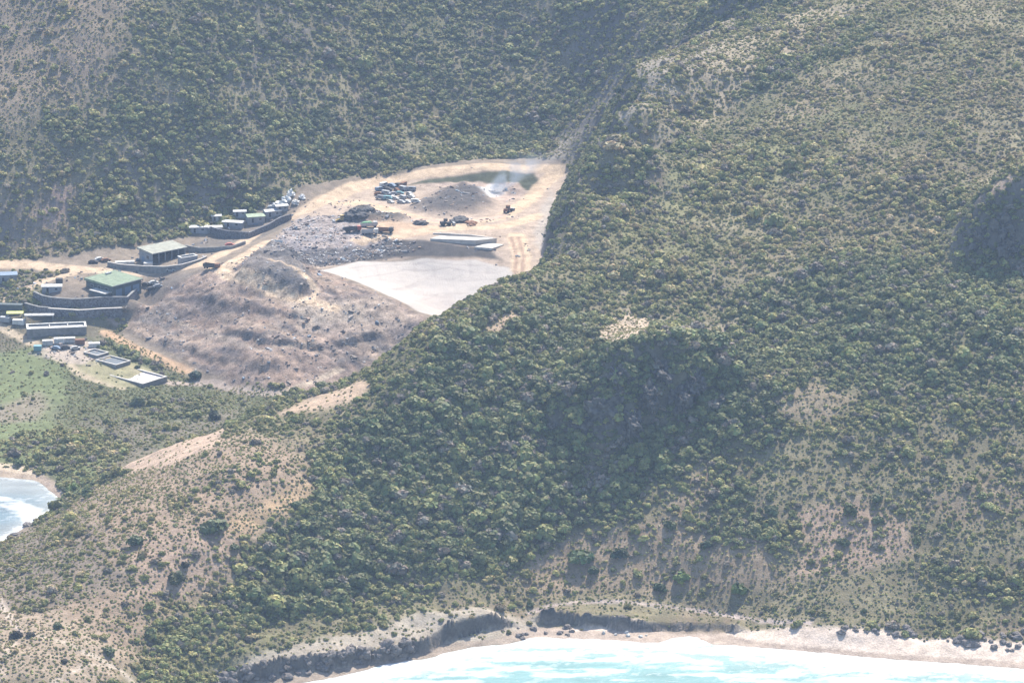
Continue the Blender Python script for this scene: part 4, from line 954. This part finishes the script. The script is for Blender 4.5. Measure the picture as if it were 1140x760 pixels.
def canopy(name, label, cat, c, rz, lx, ly, h, roofm, group=None, enclosed=True, gable=0.6, wallm=None):
    t = thing(name, label, cat, c, rz, group)
    if enclosed:
        MB().box(-lx / 2, lx / 2, -ly / 2, ly / 2, -1.2, h).build('wall', wallm or M['wall_grey'], t)
        d = MB().box(-lx * .22 - .5, -lx * .22 + .5, -ly / 2 - .06, -ly / 2 + .05, 0, 2.1).build('door', M['opening'], t); MB().box(-lx * .22 + .25, -lx * .22 + .4, -ly / 2 - .12, -ly / 2 - .05, 1, 1.1).build('handle', M['steel'], d)
        f = MB().box(lx * .15, lx * .15 + 1.4, -ly / 2 - .06, -ly / 2 + .05, 1, 2.1).build('window', M['steel'], t); MB().box(lx * .15 + .1, lx * .15 + 1.3, -ly / 2 - .1, -ly / 2 - .05, 1.1, 2.0).build('pane', M['glass'], f)
    else:
        for sx in (-1, 1):
            for sy in (-1, 1): MB().box(sx * (lx / 2 - .2) - .1, sx * (lx / 2 - .2) + .1, sy * (ly / 2 - .2) - .1, sy * (ly / 2 - .2) + .1, -1.2, h).build('post', M['steel'], t)
    e = .35
    MB().prism([(-ly / 2 - e, h), (ly / 2 + e, h), (ly / 2 + e, h + .18), (0, h + .18 + gable), (-ly / 2 - e, h + .18)], -lx / 2 - e, lx / 2 + e).build('roof', roofm, t)
    return t
for u, v, rz, lx, ly, h, m, enc, lb, nm in [
    (221, 258, 6, 8.5, 4, 2.6, 'white', True, 'low hut with a white roof, left one of the pair behind the pale roofed shed', 'hut'),
    (239, 258, 6, 7, 3.6, 2.5, 'white', True, 'low hut with a white roof, right one of the pair behind the pale roofed shed', 'hut'),
    (260, 252, -14, 10, 4, 2.4, 'white', True, 'long narrow white roofed hut above the dark embankment wall', 'hut'),
    (284, 246, 16, 8.5, 6.5, 2.8, 'roof_green', True, 'hut with a broad pale green roof above the embankment wall', 'hut'),
    (241, 245, 8, 4.5, 3, 2.2, 'offwhite', True, 'small pale roofed hut at the edge of the scrub, left of the long white roof', 'hut'),
    (267, 240, 5, 6, 3, 2.2, 'steel', True, 'small grey roofed hut in the scrub behind the long white roof', 'hut'),
    (303, 240, 20, 8, 4.5, 2.6, 'steel', True, 'grey roofed hut right of the green roofed hut beside the rising road', 'hut'),
    (313, 234, 20, 6, 4, 2.4, 'grey', True, 'grey roofed hut nearest the white scrap heap by the road', 'hut'),
    (58, 324, 4, 9, 4.5, 2.6, 'offwhite', True, 'white hut standing alone on the terrace left of the green roofed warehouse', 'hut'),
    (8, 312, 10, 9, 6, 3.2, 'blue', True, 'blue grey roofed shed at the left edge above the junction of the dirt roads', 'shed'),
    (44, 357, 2, 13, 2.6, 2.8, 'offwhite', False, 'thin pale roofed shelter on posts just behind the long tank', 'shelter'),
    (17, 354, 3, 7, 3.6, 2.6, 'yellow', False, 'shelter with a yellow green roof at the left edge below the terrace', 'shelter')]:
    p = on(u, v); canopy(nm, lb, 'hut' if nm == 'hut' else nm, p, math.radians(rz), lx, ly, h, M[m], 'small roofed buildings', enc)
# box container type things
def crate(name, label, cat, c, rz, l, w_, h, m, group=None):
    t = thing(name, label, cat, c, rz, group)
    b = MB().box(-l / 2, l / 2, -w_ / 2, w_ / 2, .12, h)
    for k in range(int(l / .6)): x = -l / 2 + .3 + k * .6; b.box(x - .1, x + .1, -w_ / 2 - .05, -w_ / 2 - .001, .25, h - .15)
    b.build('body', m, t); MB().box(-l / 2 - .06, l / 2 + .06, -w_ / 2 - .08, w_ / 2 + .08, h, h + .14).build('lid', m, t)
    d = MB().box(l / 2 + .002, l / 2 + .08, -w_ / 2 + .15, w_ / 2 - .15, .25, h - .15).build('door', m, t); MB().box(l / 2 + .08, l / 2 + .14, -.08, .08, .5, h - .4).build('handle', M['steel'], d)
    return t
for u, v, rz, l, w_, h, m, lb in [
    (12, 345, -6, 11, 3, 2.8, 'wall_dark', 'long dark container at the left edge in front of the terrace ramp'),
    (21, 361, -10, 5.5, 2.4, 2.2, 'white', 'white container beside the yellow green shelter'),
    (6, 358, -20, 5, 2.4, 2.2, 'grey', 'grey container at the left edge behind the white one'),
    (53, 384, 6, 4.6, 2.4, 2.2, 'offwhite', 'white container at the left end of the row below the long tank'),
    (66, 382, 6, 4.6, 2.4, 2.4, 'white', 'second white container from the left in the row below the long tank'),
    (78, 381, 6, 4.6, 2.4, 2.2, 'offwhite', 'third white container in the row below the long tank'),
    (89, 383, 10, 4.2, 2.4, 2.2, 'rust', 'rusty brown container at the right end of the row below the long tank'),
    (42, 390, 0, 3.4, 2.6, 2.2, 'teal', 'small teal container at the bend of the pale path below the tank'),
    (139, 296, 8, 9, 2.6, 2.2, 'offwhite', 'long pale container inside the dark yard wall, left of the shed'),
    (165, 297, 0, 4, 2.4, 2.0, 'white', 'white container inside the yard wall in front of the shed'),
    (66, 316, 0, 3, 2.4, 2.6, 'black', 'dark box container against the back of the lone white hut'),
    (105, 386, 8, 5, 2.4, 1.8, 'white', 'white container standing by the dark pond at the right of the yard')]:
    crate('container', lb, 'container', on(u, v), math.radians(rz), l, w_, h, M[m], 'containers around the yards')
# settling basins
c4 = [on(121, 419), on(161, 429), on(179, 422), on(155, 413)]
cx, cyy = sum(q[0] for q in c4) / 4, sum(q[1] for q in c4) / 4
ax = Vector((c4[1][0] - c4[0][0], c4[1][1] - c4[0][1])); rz = math.atan2(ax.y, ax.x)
tray('settling_basin', 'open basin filled with white gravel at the lower end of the pale track', 'basin', (cx, cyy, gz(cx, cyy)), math.radians(-40), 21, 15, .75, M['conc_dk'], M['conc'], M['gravel'], 'basins below the yard', .6, .3)
for u, v, lx, ly, lb in [(126, 403, 13, 9, 'dark covered basin just behind the white gravel basin'), (107, 394, 9, 7, 'smaller dark covered basin between the yard and the larger dark one')]:
    p = on(u, v); tray('settling_basin', lb, 'basin', p, math.radians(-40), lx, ly, .8, M['conc_dk'], M['conc'], M['pond'], 'basins below the yard', .4, .45)
# concrete slabs
def slab(label, px, h=.35):
    P = [on(u, v) for u, v in px]; z = max(q[2] for q in P) + h; c = P[0]; t = thing('concrete_slab', label, 'slab', (c[0], c[1], z), 0, 'concrete slabs in the works')
    MB().hexa([(q[0] - c[0], q[1] - c[1], -2.2) for q in P] + [(q[0] - c[0], q[1] - c[1], 0) for q in P]).build('pad', M['conc'], t)
slab('large white concrete slab behind the lined pit', [(479, 268), (530, 273), (553, 270), (490, 263)])
slab('small white concrete slab at the right end of the large one', [(528, 277), (548, 279), (561, 273), (545, 271)])

# vehicles
def car(name, label, cat, p, rz, m, group, s=1.0, van=False):
    t = thing(name, label, cat, p, rz, group); t.scale = (s, s, s)
    if van: prof = [(-2.4, .45), (2.4, .45), (2.45, 1.1), (1.7, 1.3), (1.3, 2.05), (-2.35, 2.1)]
    else: prof = [(-2.1, .4), (2.1, .4), (2.15, .85), (1.25, 1.0), (.6, 1.5), (-1.2, 1.5), (-1.8, 1.0), (-2.15, .95)]
    a = MB(); n = len(prof); a.v = [(x, -.85, z) for x, z in prof] + [(x, .85, z) for x, z in prof]
    a.f = [tuple(range(n)), tuple(range(n, 2 * n))[::-1]] + [(i, (i + 1) % n, n + (i + 1) % n, n + i) for i in range(n)]
    a.build('body', m, t, .05)
    for sy in (-1, 1):
        MB().box(-1.1, .8, sy * .87 - .02, sy * .87 + .02, 1.02 if not van else 1.3, 1.42 if not van else 1.9).build('window', M['glass'], t)
        for x in (-1.35, 1.35):
            w_ = MB().cyl((x, sy * .8, .34), 'y', .34, .24).build('wheel', M['tyre'], t)
    return t
def truck(name, label, cat, p, rz, cabm, bedm, group, loadm=None):
    t = thing(name, label, cat, p, rz, group)
    MB().box(-4, 3.6, -.9, .9, .7, 1.0).build('chassis', M['black'], t)
    MB().prism([(-1.15, 1.0), (1.15, 1.0), (1.15, 2.5), (1.0, 2.8), (-1.0, 2.8), (-1.15, 2.5)], 2.0, 3.9).build('cab', cabm, t)
    MB().box(3.9, 3.94, -1, 1, 1.8, 2.55).build('windscreen', M['glass'], t)
    MB().box(-4.2, 1.7, -1.25, 1.25, 1.0, 1.2).box(-4.2, 1.7, -1.25, -1.15, 1.2, 2.3).box(-4.2, 1.7, 1.15, 1.25, 1.2, 2.3).box(-4.2, -4.1, -1.15, 1.15, 1.2, 2.3).box(1.6, 1.7, -1.15, 1.15, 1.2, 2.5).build('bed', bedm, t)
    if loadm: MB().hexa([(-4, -1.1, 1.3), (1.5, -1.1, 1.3), (1.5, 1.1, 1.3), (-4, 1.1, 1.3), (-3.2, -.8, 2.8), (1, -.7, 2.9), (.9, .7, 3.0), (-3.1, .8, 2.7)]).build('load', loadm, t, .2)
    for x in (-3.2, -1.9, 2.8):
        for sy in (-1, 1): MB().cyl((x, sy * 1.0, .5), 'y', .5, .35).build('wheel', M['tyre'], t)
    return t
def loader(label, p, rz, m):
    t = thing('wheel_loader', label, 'loader', p, rz, 'machines in the works')
    MB().box(-3, -.4, -1.1, 1.1, .9, 2.1).box(-.4, 1.6, -.7, .7, .9, 1.6).build('body', m, t, .08)
    c = MB().box(-1.2, .4, -.8, .8, 2.1, 3.4).build('cab', m, t, .06); MB().box(-1.1, .3, -.85, .85, 2.5, 3.25).build('window', M['glass'], c)
    MB().hexa([(1.2, -.5, 1.3), (3.4, -.5, .5), (3.4, .5, .5), (1.2, .5, 1.3), (1.2, -.5, 1.7), (3.4, -.5, .9), (3.4, .5, .9), (1.2, .5, 1.7)]).build('arm', m, t)
    MB().prism([(-1.3, .1), (1.3, .1), (1.3, 1.2), (-1.3, 1.2)], 3.3, 4.3).build('bucket', M['steel'], t)
    for x in (-1.9, 1.2):
        for sy in (-1, 1): MB().cyl((x, sy * 1.1, .75), 'y', .75, .55).build('wheel', M['tyre'], t)
def at_g(u, v): return on(u, v)
truck('dump_truck', 'pale truck carrying a green load beside the dark scrap heap', 'truck', at_g(411, 253), math.radians(8), M['offwhite'], M['offwhite'], 'trucks in the works', M['green'])
truck('dump_truck', 'dark truck parked right of the truck with the green load', 'truck', at_g(429, 259), math.radians(-12), M['black'], M['rust'], 'trucks in the works')
truck('dump_truck', 'pale flat truck right below the truck with the green load', 'truck', at_g(412, 261), math.radians(5), M['white'], M['steel'], 'trucks in the works')
truck('dump_truck', 'dark truck left of the truck with the green load', 'truck', at_g(393, 258), math.radians(15), M['red'], M['black'], 'trucks in the works')
truck('dump_truck', 'dark dump truck at the road fork on top of the waste mound', 'truck', at_g(236, 299), math.radians(-25), M['rust'], M['black'], 'trucks in the works')
loader('small dark machine standing alone on the pale floor at the right of the works', at_g(566, 236), math.radians(60), M['rust'])
loader('dark machine near the small heap between the burning ash and the slab', at_g(497, 251), math.radians(20), M['black'])
loader('yellow machine among the scrap heaps left of the truck with the green load', at_g(380, 247), math.radians(200), M['machine'])
# crowd of scrapped vehicles: rows beside the ring road
rr_ = random.Random(3); cols = ['white', 'offwhite', 'grey', 'blue', 'steel', 'wall_grey', 'black', 'white', 'teal', 'rust']
spots = []
for j, (v, u0, u1, st) in enumerate([(208, 428, 452, 7.5), (212.5, 424, 458, 8), (217, 421, 458, 8.5), (221.5, 423, 464, 8.5), (226, 436, 466, 9)]):
    u = u0
    while u < u1: spots.append((u + rr_.uniform(-1, 1), v + rr_.uniform(-.6, .6), j)); u += st
names = {'white': 'white', 'offwhite': 'dirty white', 'grey': 'grey', 'blue': 'faded blue', 'steel': 'bare steel', 'wall_grey': 'dull grey', 'black': 'burnt black', 'teal': 'teal', 'rust': 'rusty'}
rown = ['rearmost row', 'second row from the back', 'middle row', 'second row from the front', 'front row']
wrecks = []
for i, (u, v, j) in enumerate(spots):
    cn = cols[(i * 3 + j) % 10]; van = rr_.random() < .45
    lb = f"{names[cn]} scrapped {'van' if van else 'car'} in the {rown[j]} of the wreck yard"
    x, y, z = on(u, v)
    wk = car('scrapped_van' if van else 'scrapped_car', lb, 'van' if van else 'car', (x + rr_.uniform(-.6, .6), y + rr_.uniform(-1.2, 1.2), z), rr_.uniform(-1.1, 1.1) + (3.14 if rr_.random() < .5 else 0), M[cn], 'scrapped vehicles in the wreck yard', rr_.uniform(.95, 1.15), van); wrecks.append((wk, lb, u))
tell_apart(wrecks)
for u, v, cn, lb in [(163, 318, 'black', 'dark car right of the green roofed warehouse, nearest the wall'), (171, 316, 'offwhite', 'white car in the group right of the green roofed warehouse'), (176, 320, 'wall_grey', 'grey car in the group right of the green roofed warehouse'), (168, 323, 'black', 'black car at the front of the group right of the warehouse'),
                     (104, 293, 'black', 'dark car by the upper road left of the yard wall'), (111, 290, 'white', 'white car by the upper road left of the yard wall'), (118, 291, 'rust', 'rusty car against the left corner of the yard wall'),
                     (63, 389, 'blue', 'dark blue car in front of the white container row'), (73, 388, 'black', 'black car in front of the white container row'), (84, 389, 'offwhite', 'white car at the right of the cars below the container row'), (256, 274, 'red', 'dull red car parked behind the dark embankment wall'), (190, 302, 'grey', 'grey car just inside the front of the yard wall')]:
    car('parked_car', lb, 'car', on(u, v), rr_.uniform(-.5, .5), M[cn], 'cars parked around the buildings', 1.1)
# heaps
def lump(name, label, cat, p, s, m, seed, group, sub=3, amp=.3, ground=True):
    r = random.Random(seed); bm = bmesh.new(); bmesh.ops.create_icosphere(bm, subdivisions=sub, radius=1)
    from mathutils import noise as mn
    off = Vector((r.uniform(-50, 50), r.uniform(-50, 50), r.uniform(-50, 50)))
    for v in bm.verts:
        d = v.co.copy(); k = 1 + amp * mn.noise(d * 1.3 + off) + amp * .7 * mn.noise(d * 3.1 + off) + amp * .35 * mn.noise(d * 7 + off)
        c = mn.cell_vector(d * 1.6 + off); k += amp * .35 * (c.x - .5)
        v.co = Vector((d.x * s[0] * k, d.y * s[1] * k, d.z * s[2] * k))
    me = bpy.data.meshes.new(name); bm.to_mesh(me); bm.free(); me.materials.append(m)
    o = bpy.data.objects.new(name, me); COL.objects.link(o); o.location = p; o.rotation_euler = (0, 0, r.uniform(0, 6.28))
    return tag(o, label, cat, group)
for i, (u, v, sx, sz_, m, lb) in enumerate([(388, 242, 4.5, 2.2, 'black', 'dark scrap heap at the left of the dark row by the trucks'), (398, 239, 4.5, 2.6, 'black', 'tall dark scrap heap in the middle of the dark row'), (408, 236, 4, 2.4, 'black', 'dark scrap heap at the right end of the dark row below the wreck yard'),
                                     (469, 249, 4, 1.6, 'black', 'low dark heap on the lower ring road below the ash'), (511, 246, 5, 1.8, 'black', 'low wide dark heap right of the machine below the ash'), (524, 249, 3.5, 1.2, 'rust', 'brown heap at the right of the dark heaps below the ash'),
                                     (312, 228, 2.8, 2.0, 'white', 'white scrap heap, lowest left of the pale cluster at the scrub edge'), (318, 223, 3.0, 2.2, 'white', 'biggest white scrap heap of the pale cluster at the scrub edge'), (324, 217, 2.6, 2.2, 'white', 'white scrap heap at the top of the pale cluster at the scrub edge'), (329, 226, 2.6, 1.6, 'offwhite', 'pale scrap heap nearest the road in the cluster at the scrub edge'), (336, 220, 2.2, 1.4, 'grey', 'grey scrap heap right of the pale cluster at the scrub edge'),
                                     (305, 230, 3, 1.6, 'grey', 'grey scrap heap left of the pale cluster, behind the grey roofed huts')]):
    x, y, z = on(u, v); lump('scrap_heap', lb, 'heap', (x, y, z), (sx, sx * .8, sz_), M[m], 40 + i, 'scrap heaps', 3, .55)
# shore rocks
def rocks(area_px, n_, smin, smax, seed, label, group, m='rockm'):
    r = random.Random(seed); P = area_px
    for i in range(n_):
        k = r.uniform(0, len(P) - 1.001); a = int(k); f = k - a
        u, v0, v1 = P[a][0] + (P[a + 1][0] - P[a][0]) * f, P[a][1] + (P[a + 1][1] - P[a][1]) * f, P[a][2] + (P[a + 1][2] - P[a][2]) * f
        q = r.random() ** 1.5; s = smin + (smax - smin) * q; x, y, z = on(u + r.uniform(-6, 6), r.uniform(v0, v1))
        big = 'large' if q > .6 else 'middling' if q > .25 else 'small'
        third = ['leftmost third', 'middle third', 'rightmost third'][min(2, int(3 * k / (len(P) - 1)))]
        lump('boulder', f"{big} boulder in the {third} of {label}", 'boulder', (x, y, max(z, -.4) + s * .12), (s * r.uniform(.9, 1.4), s * r.uniform(.8, 1.1), s * r.uniform(.6, .9)), M[m], seed * 100 + i, group, 2, .45)
rocks([(235, 745, 764), (300, 735, 758), (360, 726, 748), (420, 714, 738), (460, 708, 732)], 85, .6, 2.2, 1, 'the rocky left shore', 'boulders on the rocky shore')
rocks([(560, 696, 712), (600, 698, 712), (640, 698, 706)], 14, .5, 1.4, 2, 'the sand below the gap in the bank', 'boulders by the gap in the bank')
rocks([(665, 700, 706), (700, 703, 708), (740, 703, 710)], 6, .5, 1.1, 5, 'the sand under the long dark bank', 'boulders under the long bank', 'offwhite')
rocks([(935, 695, 706), (975, 694, 706), (1020, 698, 709)], 16, .6, 1.7, 3, 'the dark outcrop behind the beach middle', 'rocks behind the beach')
rocks([(1055, 706, 716), (1090, 706, 722), (1140, 702, 726)], 26, .7, 2.0, 4, 'the dark outcrop at the beach right end', 'rocks at the right end of the beach')
for i, (u, v, s, lb) in enumerate([(33, 586, 2.4, 'low dark sea rock washed by foam under the headland, nearer the beach'), (16, 597, 2.0, 'low dark sea rock in the foam nearest the left edge'), (42, 580, 1.4, 'small dark sea rock closest to the bay sand')]):
    x, y, z = at_height(u, v, 0); lump('sea_rock', lb, 'rock', (x, y, .3), (s * 1.5, s, s * .6), M['rockm'], 700 + i, 'sea rocks in the bay', 3, .4)
for i, (u, v, s, lb) in enumerate([(648, 474, (8, 4, 4), 'craggy rock at the lower left foot of the dark bluff'), (676, 458, (7, 4, 7), 'tall craggy rock rib left of the middle of the dark bluff'), (700, 470, (8, 4, 6), 'craggy rock at the darkest lowest part of the bluff'), (722, 440, (7, 4, 6), 'craggy rock in the middle of the dark bluff'), (752, 446, (7, 4, 6), 'craggy rock at the lower right of the dark bluff'), (772, 425, (6, 4, 5), 'craggy rock at the right end of the dark bluff'), (690, 420, (6, 4, 5), 'craggy rock high on the left of the dark bluff'), (735, 412, (6, 4, 4), 'craggy rock near the top of the dark bluff'),
                                   (1092, 266, (5, 4, 5), 'craggy rock at the left of the rock face on the right edge'), (1116, 252, (5, 4, 5), 'craggy rock high in the rock face on the right edge'), (1126, 276, (6, 4, 5), 'craggy rock low in the rock face on the right edge')]):
    x, y, z = on(u, v); lump('rock_outcrop', lb, 'rock', (x, y + 1.2, z - 1), s, M['crag'], 800 + i, 'rock outcrops', 5, .62)

# litter spread over the tip
def chunk(seed):
    r = random.Random(seed); a = MB()
    for k in range(3): cx, cy_ = r.uniform(-.6, .6), r.uniform(-.6, .6); w_, l_ = r.uniform(.2, .7), r.uniform(.2, .8); a.box(cx - w_, cx + w_, cy_ - l_, cy_ + l_, -.2, r.uniform(.15, .7), r.uniform(0, 3), (cx, cy_))
    return mesh_from('litter_pieces', a.v, a.f, [(1, 1, 1)] * len(a.f), litm)
litm = bpy.data.materials.new('mixed_litter'); litm.use_nodes = True; nt = litm.node_tree; B = nt.nodes['Principled BSDF']
ti = nt.nodes.new('ShaderNodeAttribute'); ti.attribute_type = 'INSTANCER'; ti.attribute_name = 'tint'; nt.links.new(ti.outputs['Color'], B.inputs['Base Color']); B.inputs['Roughness'].default_value = .7; B.inputs['Specular IOR Level'].default_value = .2
LIT = [chunk(k) for k in range(5)]
ld = np.clip(.45 * trashf * (.5 + 1.1 * N3) + .13 * mound * (1 - bowl) * sstep(-.5, .5, N3 + N2 + N4) + .5 * slope_dk * sstep(470, 380, to_px(MX, MY, H)[0]) + .10 * works * (N3 > .25) * (1 - ashm) + .10 * area([(0, 320), (60, 312), (120, 296), (230, 250), (330, 215), (345, 225), (270, 268), (190, 310), (150, 340), (30, 345)], 3, 3) * (N3 > -.1) + .16 * yard + .35 * dkheap + .06 * ashm, 0, .9) * (1 - bowl)
lx, ly, lz, r = scatter(1.15, ld, 31, 0)
q = len(lx); ls = r.uniform(.22, .75, q) * np.where(r.uniform(0, 1, q) < .08, 1.9, 1)
LC = np.array([(.55, .54, .52), (.30, .29, .29), (.16, .16, .18), (.10, .09, .09), (.13, .17, .22), (.24, .17, .13), (.36, .31, .27), (.22, .18, .15)])
pw = bilin(trashf, lx, ly)[:, None] * np.array([.13, .14, .1, .1, .06, .14, .20, .13]) + (1 - bilin(trashf, lx, ly))[:, None] * np.array([.05, .12, .17, .16, .08, .14, .10, .18])
idx = (np.cumsum(pw / pw.sum(1, keepdims=True), 1) > r.uniform(0, 1, q)[:, None]).argmax(1)
gn_stuff('litter', LIT, lx, ly, lz, np.stack([ls, ls, ls * r.uniform(.5, 1.2, q)], -1), np.stack([r.normal(0, .25, q), r.normal(0, .25, q), r.uniform(0, 6.28, q)], -1), r.integers(0, 5, q), LC[idx] * r.uniform(.8, 1.2, (q, 1)), 'mixed pale and dark rubbish strewn over the tip', 'litter')
print('litter', q)
# smoke of the burning heap: a thin drifting column
x, y, z = on(547, 215)
bm = bmesh.new(); bmesh.ops.create_icosphere(bm, subdivisions=4, radius=1)
for v in bm.verts:
    t_ = (v.co.z + 1) / 2; v.co = Vector((v.co.x * (5 + 19 * t_) + 26 * t_, v.co.y * (5 + 9 * t_) + 22 * t_, t_ * 17))
me = bpy.data.meshes.new('smoke'); bm.to_mesh(me); bm.free()
so = bpy.data.objects.new('smoke', me); COL.objects.link(so); so.location = (x, y, z - .3); so['kind'] = 'stuff'; so['label'] = 'thin blue white smoke drifting up from the burning heap'; so['category'] = 'smoke'
vm = bpy.data.materials.new('smoke_cloud'); vm.use_nodes = True; nt = vm.node_tree; nt.nodes.remove(nt.nodes['Principled BSDF'])
pv = nt.nodes.new('ShaderNodeVolumePrincipled'); pv.inputs['Color'].default_value = (.72, .83, 1, 1)
tc = nt.nodes.new('ShaderNodeTexCoord'); nz = nt.nodes.new('ShaderNodeTexNoise'); nz.inputs['Scale'].default_value = .17; nz.inputs['Detail'].default_value = 5; nt.links.new(tc.outputs['Object'], nz.inputs['Vector'])
a = nt.nodes.new('ShaderNodeMapRange'); a.inputs['From Min'].default_value = .36; a.inputs['From Max'].default_value = .8; a.inputs['To Max'].default_value = 1.0; nt.links.new(nz.outputs['Fac'], a.inputs['Value'])
sx_ = nt.nodes.new('ShaderNodeSeparateXYZ'); nt.links.new(tc.outputs['Object'], sx_.inputs[0])
fade = nt.nodes.new('ShaderNodeMapRange'); fade.inputs['From Min'].default_value = 0; fade.inputs['From Max'].default_value = 18; fade.inputs['To Min'].default_value = .9; fade.inputs['To Max'].default_value = 0; nt.links.new(sx_.outputs['Z'], fade.inputs['Value'])
def mth(op, p_, q_):
    m_ = nt.nodes.new('ShaderNodeMath'); m_.operation = op
    for k_, w_ in enumerate((p_, q_)):
        if isinstance(w_, (int, float)): m_.inputs[k_].default_value = w_
        else: nt.links.new(w_, m_.inputs[k_])
    return m_.outputs[0]
zc = sx_.outputs['Z']; dx_ = mth('SUBTRACT', sx_.outputs['X'], mth('MULTIPLY', zc, 1.53)); dy_ = mth('SUBTRACT', sx_.outputs['Y'], mth('MULTIPLY', zc, 1.29))
R_ = mth('ADD', mth('MULTIPLY', zc, .95), 4.6); rr2 = mth('ADD', mth('MULTIPLY', dx_, dx_), mth('MULTIPLY', mth('MULTIPLY', dy_, dy_), 1.5))
edge = nt.nodes.new('ShaderNodeMapRange'); edge.interpolation_type = 'SMOOTHSTEP'; edge.inputs['From Min'].default_value = 0; edge.inputs['From Max'].default_value = 1; edge.inputs['To Min'].default_value = 1; edge.inputs['To Max'].default_value = 0
nt.links.new(mth('DIVIDE', rr2, mth('MULTIPLY', R_, R_)), edge.inputs['Value'])
class mu: outputs = [mth('MULTIPLY', mth('MULTIPLY', a.outputs['Result'], mth('MULTIPLY', fade.outputs['Result'], fade.outputs['Result'])), mth('MULTIPLY', edge.outputs['Result'], edge.outputs['Result']))]
nt.links.new(mu.outputs[0], pv.inputs['Density'])
nt.links.new(pv.outputs['Volume'], nt.nodes['Material Output'].inputs['Volume']); me.materials.append(vm)
SUN, SKY, HAZE, EXPO = 5.0, .15, .00007, 0.98

# ------------------------------------------------------------------ light, air, sky
SUN_AZ, SUN_EL = math.radians(17), math.radians(50)
W = bpy.data.worlds.new('World'); SC.world = W; W.use_nodes = True; nt = W.node_tree
sk = nt.nodes.new('ShaderNodeTexSky'); sk.sky_type = 'NISHITA'; sk.sun_disc = False; sk.sun_elevation = SUN_EL; sk.sun_rotation = SUN_AZ
nt.links.new(sk.outputs['Color'], nt.nodes['Background'].inputs['Color']); nt.nodes['Background'].inputs['Strength'].default_value = SKY
L = bpy.data.lights.new('sun', 'SUN'); L.energy = SUN; L.angle = math.radians(.53); L.color = (1, .93, .82)
lo = bpy.data.objects.new('sun', L); COL.objects.link(lo)
lo.rotation_euler = Vector((-math.sin(SUN_AZ) * math.cos(SUN_EL), -math.cos(SUN_AZ) * math.cos(SUN_EL), -math.sin(SUN_EL))).to_track_quat('-Z', 'Y').to_euler()
bm = bmesh.new(); bmesh.ops.create_cube(bm, size=1)
for v in bm.verts: v.co = Vector((v.co.x * 3200, 900 + v.co.y * 3260, -16 + (v.co.z + .5) * 530))
me = bpy.data.meshes.new('haze'); bm.to_mesh(me); bm.free()
hm = bpy.data.materials.new('air'); hm.use_nodes = True; nt = hm.node_tree; nt.nodes.remove(nt.nodes['Principled BSDF'])
pv = nt.nodes.new('ShaderNodeVolumePrincipled'); pv.inputs['Color'].default_value = (.52, .70, 1.0, 1); pv.inputs['Density'].default_value = HAZE; pv.inputs['Anisotropy'].default_value = .1
nt.links.new(pv.outputs['Volume'], nt.nodes['Material Output'].inputs['Volume']); me.materials.append(hm)
hz = bpy.data.objects.new('haze', me); COL.objects.link(hz); hz['kind'] = 'stuff'; hz['label'] = 'pale bluish sea haze in the air'; hz['category'] = 'haze'
cy = SC.cycles
cy.max_bounces = 6; cy.diffuse_bounces = 3; cy.glossy_bounces = 2; cy.transmission_bounces = 2; cy.volume_bounces = 0; cy.transparent_max_bounces = 6
cy.use_denoising = True; cy.denoiser = 'OPENIMAGEDENOISE'; cy.use_adaptive_sampling = True; cy.adaptive_threshold = .02
cy.sample_clamp_indirect = 4; cy.caustics_reflective = False; cy.caustics_refractive = False
vsn = SC.view_settings; vsn.view_transform = 'Standard'; vsn.look = 'None'; vsn.gamma = 1; vsn.use_curve_mapping = False; vsn.exposure = EXPO
